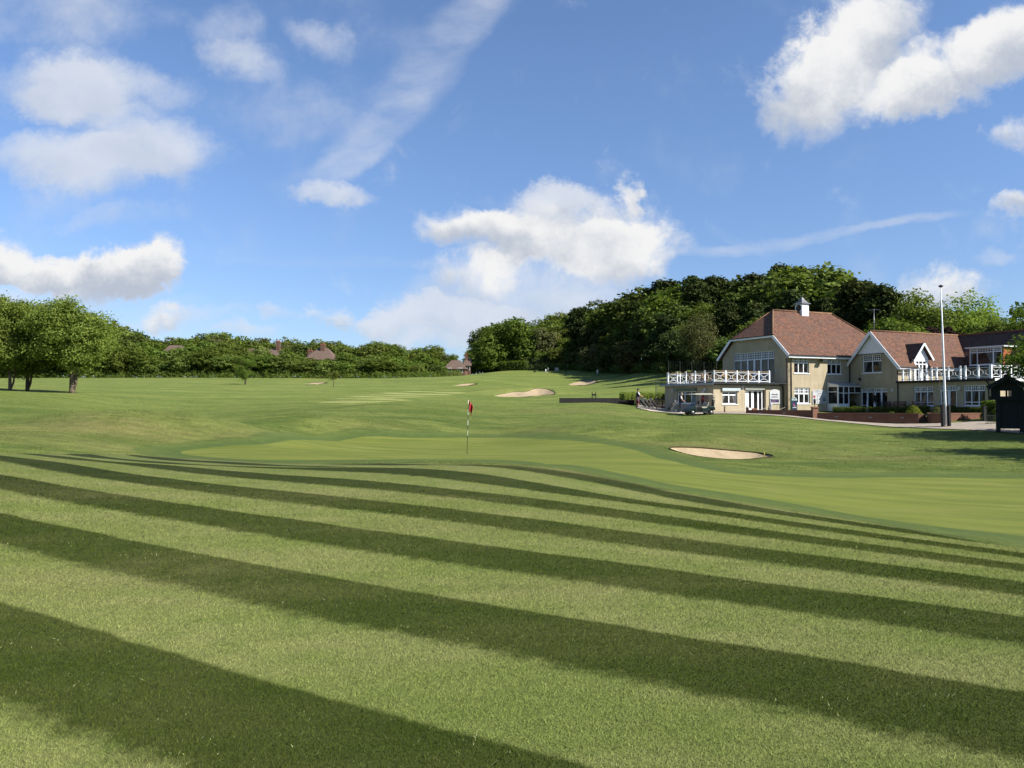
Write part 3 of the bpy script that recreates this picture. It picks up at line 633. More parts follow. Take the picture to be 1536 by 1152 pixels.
def window(pl, s0, s1, z0, z1, bays, trans=None, lead=(3, 3), parent=club, low=None, doors=(), name='window', sill=True, rec=.09, fw=.07, curtains=False, fm=None):
    """bays: list of s break points; trans: height of the transom; lead: leaded grid above it"""
    o1, o0 = -rec, -rec-.07; mb = MB(); g = MB(); bars = MB(); fm = fm or white
    pl.box(mb, s0, s1, z1-fw, z1, o0, o1); pl.box(mb, s0, s1, z0, z0+fw, o0, o1)
    pl.box(mb, s0, s0+fw, z0+fw, z1-fw, o0, o1); pl.box(mb, s1-fw, s1, z0+fw, z1-fw, o0, o1)
    br = [s0]+list(bays)+[s1]
    for x in bays: pl.box(mb, x-fw*.55, x+fw*.55, z0+fw, z1-fw, o0, o1)
    if trans:
        for a, b in zip(br, br[1:]):
            pl.box(mb, a+fw, b-fw, trans-fw*.6, trans+fw*.6, o0, o1)
            if lead:
                for i in range(1, lead[0]): x = a+(b-a)*i/lead[0]; pl.box(bars, x-.018, x+.018, trans+fw*.6, z1-fw, o0+.02, o1-.012)
                for i in range(1, lead[1]): z = trans+(z1-trans)*i/lead[1]; pl.box(bars, a+fw*.5, b-fw*.5, z-.018, z+.018, o0+.022, o1-.014)
    for i, (a, b) in enumerate(zip(br, br[1:])):
        if i in doors:
            pl.box(mb, a+fw*.55, a+fw*1.7, z0, (trans or z1)-fw*.6, o0+.003, o1+.01); pl.box(mb, b-fw*1.7, b-fw*.55, z0, (trans or z1)-fw*.6, o0+.003, o1+.01)
            pl.box(mb, a+fw*1.7, b-fw*1.7, z0+.01, z0+.30, o0+.003, o1+.008)
        elif low: pl.box(mb, a+fw*.5, b-fw*.5, low-.035, low+.035, o0+.002, o1-.003)
    fr = mb.build(name, fm, parent)
    pl.box(g, s0+.02, s1-.02, z0+.02, z1-.02, o0-.06, o0+.015); g.build('pane', glass, fr)
    if lead and trans: bars.build('glazing_bar', fm, fr)
    if sill: sb = MB(); pl.box(sb, s0-.06, s1+.06, z0-.07, z0, -rec, .06); sb.build('sill', fm, fr)
    if curtains:
        rnd = random.Random(int(s0*100))
        for i, (a, b) in enumerate(zip(br, br[1:])):
            zt = (trans or z1)-fw; zb = (low or z0)+fw; q = (b-a)*.42
            cm = MB()
            if i % 2 == 0 or rnd.random() < .5: cm.poly([pl.P(a+fw, zt, o0+.02), pl.P(a+fw+q, zt, o0+.02), pl.P(a+fw+q*.3, zb, o0+.02), pl.P(a+fw, zb, o0+.02)])
            else: cm.poly([pl.P(b-fw, zt, o0+.02), pl.P(b-fw-q, zt, o0+.02), pl.P(b-fw-q*.3, zb, o0+.02), pl.P(b-fw, zb, o0+.02)])
            cm.build('curtain', curtain_m, fr)
    return fr
curtain_m = simple('net_curtain', (.20, .20, .19), .9, .2, 8)
SF = Plane((0, 0, 0), (1, 0, 0), (0, -1, 0))            # sunny front
WG = Plane((0, 0, 0), (0, 1, 0), (-1, 0, 0))            # main gable side, s = y
W2 = Plane((8.06, 0, 0), (0, -1, 0), (-1, 0, 0))        # second gable and long single-storey front, s = -y
S2 = Plane((0, -5.37, 0), (1, 0, 0), (0, -1, 0))
T1S = Plane((0, .6, 0), (1, 0, 0), (0, -1, 0))
T1W = Plane((-8.3, 0, 0), (0, 1, 0), (-1, 0, 0))
T2S = Plane((0, -14.4, 0), (1, 0, 0), (0, -1, 0))
# main block walls
mb = MB()
wall_poly(mb, SF, [(0, 0), (15.2, 0), (0, 5.25), (15.2, 5.25)], [(.79,2.69,3.6,5.05),(5.07,6.97,3.6,5.0),(.8,2.75,.72,2.24)])
wall_poly(mb, WG, [(0, 0), (9.2, 0), (0, 5.5), (1.9, 7.22), (7.3, 7.22), (9.2, 5.5)], [(1.73,7.48,2.7,5.85)])
mb.box(.25, 15.2, 8.95, 9.2, 0, 5.25); mb.box(14.95, 15.2, .0, 8.95, 0, 5.2)
mb.build('wall', wall_m, club)
# roof of the main block
mb = MB(); e, zr = .45, 10.15
mb.slab([(-.32,-e,5.33),(15.6,-e,5.33),(10.6,4.6,zr),(2.6,4.6,zr),(-.32,1.60,7.30)], .10)
mb.slab([(15.6,9.2+e,5.33),(-.32,9.2+e,5.33),(-.32,7.6,7.30),(2.6,4.6,zr),(10.6,4.6,zr)], .10)
mb.slab([(-.32,7.6,7.302),(-.32,1.60,7.302),(2.6,4.6,zr)], .10)
mb.slab([(15.6,-e,5.33),(15.6,9.2+e,5.33),(10.6,4.6,zr)], .10)
roof = mb.build('roof', tiles, club)
mb = MB()
mb.tube([(2.5,4.6,zr+.02),(10.6,4.6,zr+.02)], .11, 6); mb.tube([(2.6,4.6,zr+.02),(-.3,1.62,7.33)], .09, 6)
mb.tube([(10.6,4.6,zr+.02),(15.6,-e,5.36)], .09, 6); mb.tube([(2.6,4.6,zr+.02),(-.3,7.58,7.33)], .09, 6)
ridge_m = simple('ridge_tiles', (.30, .155, .075), .85, .25, 5); mb.build('ridge', ridge_m, roof)
mb = MB()
mb.bar((-.35,-e-.03,5.22),(-.35,1.58,7.17), .05, .27); mb.bar((-.352,1.56,7.19),(-.352,7.64,7.19), .05, .20); mb.bar((-.35,7.62,7.17),(-.35,9.23+e,5.22), .05, .27)
mb.build('bargeboard', white, club)
mb = MB(); mb.box(-.30, 8.0, -e-.03, -e+.02, 5.05, 5.27); mb.box(-.30, 15.4, -e+.02, 0, 5.06, 5.09); mb.build('fascia', white, club)
mb = MB(); mb.box(-.37, 8.0, -e-.13, -e-.03, 5.22, 5.31); mb.bar((-.40,1.3,7.30),(-.40,7.9,7.30), .1, .07); mb.build('gutter', blackp, club)
# windows of the main block
window(SF, .79, 2.69, 3.6, 5.05, (1.42, 2.06), 4.58, (3, 2)); window(SF, 5.07, 6.97, 3.6, 5.0, (5.7, 6.34), 4.55, (3, 2))
window(SF, .8, 2.75, .72, 2.24, (1.45, 2.1), 1.68, (3, 2), fw=.1)
window(WG, 1.73, 7.48, 2.7, 5.85, (2.66, 3.6, 4.58, 5.57, 6.52), 5.1, (4, 3), doors=(2, 3), sill=False)
mb = MB()
mb.tube([(.38,-.1,5.2),(.38,-.07,4.9),(.38,-.07,.02)], .045, 8)
for z in (1.2, 2.6, 4.0): mb.box(.31, .45, -.12, -.001, z, z+.05)
mb.build('downpipe', simple('brown_pipe', (.09, .065, .05), .6), club)
for pth in ([(7.85,-.35,5.2),(7.93,-.12,4.9),(7.93,-.1,2.8)], [(8.0,-5.46,4.2),(8.0,-5.46,.02)], [(7.98,-13.9,2.6),(7.96,-14.1,2.35),(7.96,-14.1,.02)], [(-.5,.48,2.5),(-.2,.48,2.3),(-.14,.48,2.2),(-.14,.48,.02)]):
    mb = MB(); mb.tube(pth, .045, 8); mb.build('downpipe', blackp, club)
# floodlight
mb = MB(); mb.box(4.0, 4.06, -.35, -.0, 4.9, 4.95); mb.box(3.85, 4.35, -.62, -.34, 4.78, 4.98); mb.build('floodlight', blackp, club)
mb = MB(); mb.box(8.0-.14, 8.05, -1.35, -1.15, 3.0, 3.18); mb.bar((8.04,-1.25,3.1),(8.04,-1.25,3.6), .03); mb.build('floodlight', blackp, club)
lampw = simple('lamp_glass', (.62, .62, .56), .3)
for (pl, s_, z) in [(W2, 4.9, 1.98), (W2, 11.5, 2.0), (T1W, 6.6, 2.0), (T1W, 1.7, 2.03), (T1S, -4.95, 2.25)]:
    mb = MB(); c_ = pl.P(s_, z, .0); ax = 'X' if abs(pl.n.x) > .5 else 'Y'
    mb.lathe([(.17, -.10), (.17, -.04), (.12, .0)], 14, c_+pl.n*(.0), ax); mb.build('wall_lamp', lampw, club)
# clock turret
tur = MB(); tx, ty, hw = 6.5, 4.6, .46
tur.box(tx-hw, tx+hw, ty-hw, ty+hw, 9.45, 10.95); tur.box(tx-hw-.03, tx+hw+.03, ty-hw-.03, ty+hw+.03, 10.18, 10.24); t_ = tur.build('clock_turret', white, club)
mb = MB(); pr = [(hw+.16, 10.95), (hw+.16, 11.0), (hw-.04, 11.12), (.2, 11.42), (.1, 11.62), (.02, 11.72)]; rings = []
for (r_, z) in pr: rings.append([mb.bm.verts.new((tx+r_*sx, ty+r_*sy, z)) for sx, sy in ((-1,-1),(1,-1),(1,1),(-1,1))])
for a, b in zip(rings, rings[1:]):
    for i in range(4): mb.bm.faces.new((a[i], a[(i+1) % 4], b[(i+1) % 4], b[i]))
mb.bm.faces.new(rings[0][::-1]); mb.bm.faces.new(rings[-1]); mb.build('turret_roof', simple('lead_roof', (.20, .205, .215), .5, .15), t_)
mb = MB(); mb.lathe([(.34, -.02), (.34, .04), (.30, .05)], 20, (tx-hw, ty, 10.55), 'X'); 
for v in mb.bm.verts: v.co.x = 2*(tx-hw)-v.co.x
mb.build('clock_face', blackp, t_)
mb = MB(); mb.bar((tx-hw-.07, ty, 10.55), (tx-hw-.07, ty+.05, 10.78), .025); mb.bar((tx-hw-.07, ty, 10.55), (tx-hw-.07, ty-.14, 10.47), .03); mb.build('clock_hand', simple('gold_paint', (.6, .42, .12), .4), t_)
# second wing: gable facing the course
mb = MB()
wall_poly(mb, W2, [(0, 0), (5.37, 0), (0, 4.6), (.0, 4.6), (2.7, 7.25), (5.37, 4.45)], [(1.52,3.70,3.67,5.42),(1.30,4.29,0,2.21)])
wall_poly(mb, S2, [(8.32, 0), (17.6, 0), (8.32, 4.25), (17.6, 4.25)], [(10.55,11.75,2.82,4.25)], th=.2)
wall_poly(mb, Plane((17.6,-5.6,0), (0,-1,0), (-1,0,0)), [(0, 0), (14.4, 0), (0, 4.25), (14.4, 4.25)], [(2.2,4.2,2.8,3.95)])
mb.box(23.0, 23.2, -20, .3, 0, 4.2); mb.box(17.6, 23.0, -20.2, -20, 0, 4.2)
mb.build('wall', wall_m, club)
z2 = 7.66; mb = MB()
mb.slab([(7.7,-5.85,4.12),(10.18,-5.85,4.12),(10.18,-4.6,5.525),(7.7,-4.6,5.525)], .09); mb.slab([(12.12,-5.85,4.12),(17.25,-5.85,4.12),(18.488,-4.6,5.525),(12.12,-4.6,5.525)], .09)
mb.slab([(18.488,-4.6,5.525),(20.37,-2.7,z2),(7.7,-2.7,z2),(7.7,-4.6,5.525)], .09)
mb.slab([(7.7,-2.7,z2),(20.37,-2.7,z2),(23.5,.45,4.12),(7.7,.45,4.12)], .09)
roof2 = mb.build('roof', tiles, club)
mb = MB()
mb.slab([(17.25,-5.85,4.12),(17.25,-20.3,4.12),(20.37,-20.3,z2),(20.37,-2.7,z2)], .09)
mb.slab([(20.37,-2.7,z2),(20.37,-20.3,z2),(23.5,-20.3,4.12),(23.5,.45,4.12)], .09)
roof3 = mb.build('roof', tiles_old, club)
mb = MB(); mb.tube([(7.72,-2.7,z2+.02),(20.3,-2.7,z2+.02)], .10, 6); mb.build('ridge', ridge_m, roof2)
mb = MB(); mb.tube([(20.37,-2.6,z2+.02),(20.37,-20.3,z2+.02)], .11, 6); mb.build('ridge', simple('red_ridge_tiles', (.34, .13, .06), .85, .25, 5), roof3)
mb = MB(); mb.bar((7.67,-2.70,7.50),(7.67,-5.92,3.90), .05, .30); mb.bar((7.668,-2.70,7.50),(7.668,.02,4.45), .05, .30)
mb.build('bargeboard', white, club)
mb = MB(); mb.box(7.72, 10.2, -5.93, -5.87, 3.88, 4.10); mb.box(12.1, 16.9, -5.93, -5.87, 3.88, 4.10); mb.build('fascia', white, club)
mb = MB(); mb.box(7.7, 10.2, -6.02, -5.93, 4.03, 4.11); mb.box(12.1, 17.0, -6.02, -5.93, 4.03, 4.11); mb.build('gutter', blackp, club)
mb = MB(); v = [W2.P(.62, 5.50, .02), W2.P(4.55, 5.50, .02), W2.P(2.7, 7.42, .02)]
mb.slab(v, -.06); mb.build('gable_panel', white, club)
mb = MB(); W2.box(mb, .6, 4.6, 5.42, 5.50, 0, .12); mb.build('panel_sill', simple('slate_blue_paint', (.13, .16, .19), .5), club)
window(W2, 1.52, 3.70, 3.67, 5.42, (2.6,), 4.78, (5, 3), curtains=True)
window(W2, 1.30, 4.29, 0, 2.21, (1.94, 2.81, 3.61), 1.83, (4, 2), doors=(1, 2), low=.55, sill=False)
# single-storey balcony wing
mb = MB()
holes = [(7.09,9.0,.54,2.24),(9.65,11.23,0,2.28),(11.86,13.75,.55,2.28)]
wall_poly(mb, W2, [(5.37, 0), (14.4, 0), (5.37, 2.62), (14.4, 2.62)], holes, th=.2)
wall_poly(mb, T2S, [(8.26, 0), (17.5, 0), (8.26, 2.62), (17.5, 2.62)], [(10, 12, .8, 2.2)], th=.2)
mb.build('wall', wall_m, club)
window(W2, 7.09, 9.0, .54, 2.24, (7.72, 8.38), 1.78, (4, 2), low=.85, curtains=True)
window(W2, 9.65, 11.23, 0, 2.28, (10.45,), 1.86, (5, 2), doors=(0, 1), sill=False)
window(W2, 11.86, 13.75, .55, 2.28, (12.5, 13.15), 1.82, (4, 2), low=.85, curtains=True)
window(T2S, 10, 12, .8, 2.2, (11,), None, None)
mb = MB(); mb.box(7.88, 17.58, -14.62, -5.40, 2.64, 2.80); mb.build('balcony_deck', simple('felt_roof', (.12, .12, .12), .9), club)
mb = MB(); mb.box(7.78, 7.88, -14.72, -5.42, 2.60, 2.78); mb.build('gutter', blackp, club)
mb = MB(); mb.box(7.89, 17.5, -14.70, -14.63, 2.60, 2.79); mb.build('fascia', white, club)
window(Plane((17.6,-5.6,0), (0,-1,0), (-1,0,0)), 2.2, 4.2, 2.8, 3.95, (3.2,), None, None, sill=False)
def balustrade(pts, z, parent, top_m, posts, h=1.08, fat=.11, pat=True, double=()):
    """pts: two ends in building space; posts: fractions of the run"""
    a = Vector(pts[0]); b = Vector(pts[1]); d = b-a; up = Vector((0, 0, 1)); P_ = [a+d*f for f in posts]
    cap = MB(); cap.bar(P_[0]+up*(z+h-.03), P_[-1]+up*(z+h-.03), .10, .05); bal = cap.build('balustrade', top_m, parent)
    for p in P_: mb = MB(); mb.bar(p+up*z, p+up*(z+h+.04), fat, fat, (1, 0, 0)); mb.build('post', white, bal)
    for p, q in zip(P_, P_[1:]):
        if (q-p).length < .35: continue
        inf = MB(); inf.bar(p+up*(z+.14), q+up*(z+.14), .05, .05); inf.bar(p+up*(z+h-.16), q+up*(z+h-.16), .035, .035)
        m_ = (p+q)/2; u = (q-p).normalized(); zc_ = z+.50; r_ = .12; zt, zb_ = z+h-.18, z+.16
        cs = [m_+u*(sx*r_)+up*(zc_+sz*r_) for sx, sz in ((-1, 1), (1, 1), (1, -1), (-1, -1))]
        for i in range(4): inf.bar(cs[i], cs[(i+1) % 4], .026)
        for c_, e_ in zip(cs, (p+up*zt, q+up*zt, q+up*zb_, p+up*zb_)): inf.bar(c_, e_, .026)
        inf.build('lattice', white, bal)
    return bal
def fr(vals): a, b = vals[0], vals[-1]; return [(v-a)/(b-a) for v in vals]
w2p = [6.0, 6.73, 7.8, 8.9, 9.38, 10.5, 11.6, 12.06, 13.2, 14.25]
balustrade([(8.02,-6.0,0),(8.02,-14.25,0)], 2.80, club, blackp, fr(w2p), fat=.13)
balustrade([(8.02,-14.3,0),(17.3,-14.3,0)], 2.81, club, white, [0, .13, .27, .40, .54, .68, .84, 1], fat=.13)
# dormer with a gable and french door
dm = MB(); DS = Plane((0,-5.5,0), (1,0,0), (0,-1,0)); zd = 6.42
mb = MB(); mb.slab([(9.93,-5.82,4.88),(11.15,-5.82,zd),(11.15,-3.7,zd),(9.93,-5.0,4.88)], .07); mb.slab([(11.15,-5.82,zd),(12.37,-5.82,4.88),(12.37,-5.0,4.88),(11.15,-3.7,zd)], .07)
mb.slab([(9.93,-5.82,4.86),(9.93,-5.0,4.86),(10.2,-5.0,4.86),(10.2,-5.82,4.86)], .05)
dorm = MB(); dorm.slab([(10.15,-5.52,4.9),(12.15,-5.52,4.9),(11.15,-5.52,6.22)], .06); dorm.box(10.2, 10.42, -5.5, -4.6, 2.82, 4.9); dorm.box(11.88, 12.1, -5.5, -4.6, 2.82, 4.9); dorm.box(10.42, 11.88, -5.5, -5.4, 4.75, 4.9)
dorm = dorm.build('dormer', white, club); mb.build('dormer_roof', tiles_old, dorm)
mb = MB(); mb.bar((9.88,-5.86,4.80),(11.15,-5.86,zd-.08), .05, .18); mb.bar((11.15,-5.862,zd-.08),(12.42,-5.862,4.80), .05, .18); mb.build('bargeboard', white, dorm)
window(DS, 10.42, 11.88, 2.84, 4.75, (10.85, 11.38), 4.42, None, doors=(1,), sill=False, rec=.02)
# wide flat dormer
D3 = Plane((17.35,0,0), (0,-1,0), (-1,0,0))
d3 = MB(); d3.box(17.02, 19.1, -9.55, -5.72, 6.02, 6.14); d3 = d3.build('dormer', white, club)
mb = MB(); mb.box(16.98, 19.2, -9.59, -5.68, 6.142, 6.19); mb.build('dormer_roof', simple('lead_flashing', (.06, .06, .065), .5), d3)
mb = MB(); mb.slab([(17.36,-9.16,4.35),(18.85,-9.16,6.02),(17.36,-9.16,6.02)], -.12); mb.build('dormer_cheek', tilehung, d3); mb = MB(); mb.slab([(17.36,-6.0,4.35),(17.36,-6.0,6.02),(18.85,-6.0,6.02)], -.12); mb.build('dormer_cheek', tilehung, d3)
window(D3, 5.98, 9.16, 4.42, 6.0, (6.75, 8.3), 5.6, (6, 2), rec=.0, curtains=True)
mb = MB(); mb.bar((17.38,-8.35,4.5),(16.95,-8.62,4.5), .04); mb.bar((17.38,-8.35,5.5),(16.95,-8.62,5.5), .04); mb.bar((16.95,-8.62,4.5),(16.95,-8.62,5.5), .05); mb.build('open_casement', white, d3)
# porch
pm = MB(); pm.box(5.02, 5.14, -1.30, -.01, 0, .72); pm.box(5.14, 6.5, -1.30, -1.20, 0, .72)
for x, y in ((5.02,-1.3),(5.02,-.12),(6.4,-1.3),(5.72,-1.3)): pm.box(x+.002, x+.10, y+.002, y+.10, .72, 2.4)
pm.box(5.02, 8.04, -1.32, -1.22, 2.32, 2.44); pm.box(5.02, 5.12, -1.22, -.01, 2.33, 2.43); pm.box(5.12, 6.5, -1.29, -1.23, 1.7, 1.76); pm.box(5.03, 5.09, -1.2, -.12, 1.82, 1.88)
pm.box(6.5, 8.04, -1.30, -1.24, 1.72, 1.78); pm.box(7.2, 7.26, -1.30, -1.24, 1.78, 2.32)
pm.slab([(5.03,-1.3,2.44),(5.03,-.01,2.78),(5.03,-.01,2.44)], .04)
porch = pm.build('porch', white, club)
mb = MB(); mb.box(5.14, 6.42, -1.26, -1.25, .72, 2.32); mb.box(5.06, 5.07, -1.2, -.1, .72, 2.32); mb.box(6.5, 8.03, -1.275, -1.265, 1.78, 2.32); mb.build('pane', glass, porch)
m, t, b, o = mat('porch_roof_sheet'); tc = t.new('ShaderNodeTexCoord').outputs['Object']; s3 = t.new('ShaderNodeSeparateXYZ'); t.put(s3.inputs[0], tc)
st_ = t.m('FRACT', t.m('MULTIPLY', s3.outputs[0], 3.0)); t.put(b.inputs['Base Color'], t.mix(t.sstep(st_, .4, .5), (.10, .11, .14), (.42, .44, .48))); b.inputs['Roughness'].default_value = .3
mb = MB(); mb.slab([(4.95,-1.42,2.46),(8.05,-1.42,2.46),(8.05,.0,2.82),(4.95,.0,2.82)], .05); mb.build('porch_roof', m, porch)
# left terrace block
mb = MB()
wall_poly(mb, T1S, [(-8.3, 0), (-.02, 0), (-8.3, 2.42), (-.02, 2.42)], [(-7.28,-5.55,.68,1.85),(-4.62,-2.14,0,2.02)], th=.35)
wall_poly(mb, T1W, [(.95, 0), (7.9, 0), (.95, 2.42), (7.9, 2.42)], [(3.12,5.97,.75,1.88)], th=.3)
mb.box(-8.0, -.02, 7.6, 7.9, 0, 2.42); mb.box(-5.0, -1.8, 1.3, 1.4, 0, 2.4); mb.build('wall', wall_m, club)
window(T1S, -7.28, -5.55, .68, 1.85, (-6.42,), 1.52, None, rec=.14, fw=.09, curtains=True)
window(T1W, 3.12, 5.97, .75, 1.88, (3.9, 4.9), 1.62, None, rec=.12)
window(T1S, -4.6, -2.3, 0, 2.0, (-4.2, -3.45, -2.85), None, None, doors=(0, 1), rec=.26, sill=False, fw=.13)
mb = MB(); T1S.box(mb, -7.38, -5.30, 1.88, 2.14, .0, .16); mb.build('shutter_box', simple('pale_blue_white', (.62, .70, .72), .4), club)
mb = MB(); T1S.box(mb, -4.66, -2.35, 2.03, 2.22, .0, .10); mb.build('shutter_box', simple('cream_paint', (.66, .66, .55), .5), club)
mb = MB(); T1W.box(mb, 2.95, 6.05, 1.90, 2.15, .0, .14); mb.build('awning_box', simple('sage_green', (.15, .21, .12), .6), club)
mb = MB(); mb.box(-8.62, -.2, .25, 8.2, 2.46, 2.64); mb.build('terrace_deck', simple('grey_deck', (.10, .10, .105), .9), club)
mb = MB(); mb.box(-8.70, -8.64, .17, 8.26, 2.42, 2.60); mb.box(-8.64, -.9, .17, .24, 2.50, 2.60); mb.build('fascia', simple('grey_fascia', (.42, .46, .50), .5), club)
mb = MB(); mb.box(-8.6, -.05, .05, .165, 2.56, 2.66); mb.build('gutter', blackp, club)
sp_ = [-8.2, -6.87, -5.56, -4.26, -2.98, -1.7]
balustrade([(-8.2,.62,0),(-1.7,.62,0)], 2.64, club, timber, fr(sp_), fat=.11)
balustrade([(-8.2,.62,0),(-8.2,7.5,0)], 2.64, club, timber, [0, .19, .39, .59, .79, 1], fat=.11)
balustrade([(-8.2,7.6,0),(-.6,7.6,0)], 2.64, club, timber, [0, .2, .4, .6, .8, 1], fat=.09)
balustrade([(-1.7,.62,0),(-.25,2.0,0)], 2.72, club, white, [0, .5, 1], fat=.07)
balustrade([(-.25,2.0,0),(-1.8,2.4,0)], 2.66, club, blackp, [0, 1], fat=.05)
# plates and boards fixed to the walls
board_w = simple('board_white', (.66, .67, .68), .4, .05); purple = simple('dark_purple', (.035, .018, .06), .5); inkg = simple('ink', (.06, .06, .08), .5); redp = simple('board_red', (.45, .06, .07), .5)
def scribble(pl, s0, s1, z, h, parent, mt, seed, o=.07):
    """a row of small strokes: lettering too small in the photograph to read"""
    mb = MB(); rn = random.Random(seed); x = s0
    while x < s1-.02:
        w_ = rn.uniform(.025, .06)*h/.13
        pl.box(mb, x, min(x+w_, s1), z, z+h*rn.choice((.62, .62, .7, 1)), o, o+.004); x += w_+.022*h/.13
        if rn.random() < .12: x += .04
    mb.build('lettering', mt, parent)
def arched(pl, s0, s1, z0, z1, rise, mt, name, parent, o0=.01, o1=.065):
    mb = MB(); m_ = 14; pts = [(s0, z0), (s1, z0)]+[(s1+(s0-s1)*i/m_, z1+rise*math.sin(math.pi*i/m_)**.8) for i in range(m_+1)]
    a = [mb.bm.verts.new(pl.P(x, z, o1)) for x, z in pts]; b = [mb.bm.verts.new(pl.P(x, z, o0)) for x, z in pts]
    mb.bm.faces.new(a); mb.bm.faces.new(b[::-1])
    for i in range(len(pts)): mb.bm.faces.new((a[i], b[i], b[(i+1) % len(pts)], a[(i+1) % len(pts)]))
    return mb.build(name, mt, parent)
sg_ = arched(T1S, -1.72, -.50, .70, 1.88, .2, board_w, 'sign_board', club)
mb = MB(); T1S.box(mb, -1.62, -.60, .83, 1.13, .066, .07); mb.build('sign_band', purple, sg_)
scribble(T1S, -1.52, -.72, 1.52, .13, sg_, inkg, 3); scribble(T1S, -1.52, -.74, 1.30, .13, sg_, inkg, 5); scribble(T1S, -1.5, -.95, .91, .12, sg_, simple('mauve', (.35, .2, .42), .5), 8, .071)
nb = arched(SF, 3.04, 4.9, .70, 1.92, .14, board_w, 'notice_board', club)
mb = MB(); SF.box(mb, 3.12, 3.40, 1.28, 1.50, .066, .07); mb.build('red_panel', redp, nb)
mb = MB(); SF.box(mb, 3.80, 3.90, 1.62, 1.72, .066, .07); SF.box(mb, 3.98, 4.08, 1.62, 1.72, .066, .07); SF.box(mb, 4.38, 4.72, .98, 1.12, .066, .07); SF.box(mb, 4.40, 4.68, 1.20, 1.30, .066, .07)
for s0 in (3.64, 4.3): SF.box(mb, s0, s0+.02, .74, 1.84, .066, .07)
for z in (.86, 1.08, 1.84): SF.box(mb, 3.1, 4.85, z, z+.018, .066, .07)
mb.build('panel_marks', inkg, nb)
scribble(SF, 3.45, 4.2, 1.93, .06, nb, inkg, 9); scribble(SF, 3.7, 4.15, 1.44, .06, nb, simple('violet_ink', (.2, .12, .3), .5), 11); scribble(SF, 3.12, 3.5, 1.12, .05, nb, inkg, 12)
# aerial on the second ridge
mast = thing('roof_aerial', 'thin grey aerial mast rising from the ridge behind the second gable', 'aerial', bl(8.9, -2.2, 6.9))
mb = MB(); mb.tube([(0,0,-.6),(0,0,3.0)], .025, 6); mb.build('pole', metalg, mast)
mb = MB(); mb.bar((-.5,0,2.85),(.5,0,2.9), .02); [mb.bar((x,-.16,2.86+.05*(x+.5)),(x,.16,2.86+.05*(x+.5)), .012) for x in (-.45,-.25,0,.25,.45)]; mb.build('antenna', metalg, mast)

# ------------------------------------------------------------------ foliage
def leaf_mat(name, ca, cb_, trans=.35, cc=None):
    m = bpy.data.materials.new(name); m.use_nodes = True; m.node_tree.nodes.clear(); t = NT(m.node_tree); MATS[name] = m
    oi = t.new('ShaderNodeObjectInfo').outputs['Random']; a = t.attr('rnd')
    ca = tuple(x*.95 for x in ca); cb_ = tuple(x*.95 for x in cb_)
    c = t.mix(t.sstep(a, 0, 1), ca, cb_)
    if cc: c = t.mix(t.m('MULTIPLY', t.sstep(a, .8, 1), .8), c, cc)
    hs = t.new('ShaderNodeHueSaturation'); t.put(hs.inputs['Color'], c)
    t.put(hs.inputs['Hue'], t.m('ADD', .485, t.m('MULTIPLY', oi, .03))); t.put(hs.inputs['Value'], t.m('ADD', .78, t.m('MULTIPLY', oi, .44)))
    d = t.new('ShaderNodeBsdfDiffuse'); tr = t.new('ShaderNodeBsdfTranslucent'); mx = t.new('ShaderNodeMixShader'); o = t.new('ShaderNodeOutputMaterial')
    t.put(d.inputs[0], hs.outputs[0]); t.put(tr.inputs[0], t.mix(1.0, hs.outputs[0], (1.25, 1.3, .55), 'MULTIPLY')); mx.inputs[0].default_value = trans
    t.l.new(d.outputs[0], mx.inputs[1]); t.l.new(tr.outputs[0], mx.inputs[2]); t.l.new(mx.outputs[0], o.inputs[0])
    return m
leaf_mid = leaf_mat('leaves_mid_green', (.066, .100, .018), (.136, .175, .036))
leaf_bright = leaf_mat('leaves_bright_green', (.092, .122, .026), (.165, .200, .050))
leaf_hero = leaf_mat('leaves_fresh_green', (.105, .158, .028), (.225, .275, .065), .42)
leaf_dark = leaf_mat('leaves_dark_green', (.046, .068, .017), (.094, .120, .029), .2)
leaf_pine = leaf_mat('needles_pine', (.032, .045, .016), (.070, .086, .030), .12)
leaf_olive = leaf_mat('leaves_olive', (.070, .080, .030), (.130, .125, .055), .3)
leaf_purple = leaf_mat('leaves_purple', (.030, .018, .022), (.055, .030, .035), .2)
leaf_yellow = leaf_mat('leaves_yellow_green', (.115, .150, .028), (.21, .245, .045), .35)
bark = simple('bark', (.115, .088, .062), .95, .25, 9, bump=.6, spec=.1); bark_dk = simple('bark_dark', (.05, .038, .028), .95, .25, 9, spec=.1)
bark_pale = simple('bark_pale', (.22, .17, .12), .95, .25, 6, bump=.6, spec=.1)
def leaves(rng, cen, out, n, sig, size, flat=.7):
    """n leaf quads scattered about each centre, facing roughly outwards"""
    K = len(cen); p = np.repeat(cen, n, 0)+rng.normal(size=(K*n, 3))*np.array([sig, sig, sig*flat])
    nn = np.repeat(out, n, 0)*.9+rng.normal(size=(K*n, 3))*.55+np.array([0, 0, .35]); nn /= np.linalg.norm(nn, axis=1)[:, None]
    u = np.cross(nn, rng.normal(size=(K*n, 3))); u /= np.linalg.norm(u, axis=1)[:, None]; v = np.cross(nn, u)
    s_ = size*rng.uniform(.6, 1.4, (K*n, 1)); u = u*s_; v = v*s_*.62
    V_ = np.stack([p-u, p-v*.9+u*.1, p+u, p+v], 1).reshape(-1, 3)
    r_ = np.repeat(np.clip(np.repeat(rng.uniform(0, 1, K), n)*.55+rng.uniform(0, .45, K*n), 0, 1), 4)
    return V_, r_
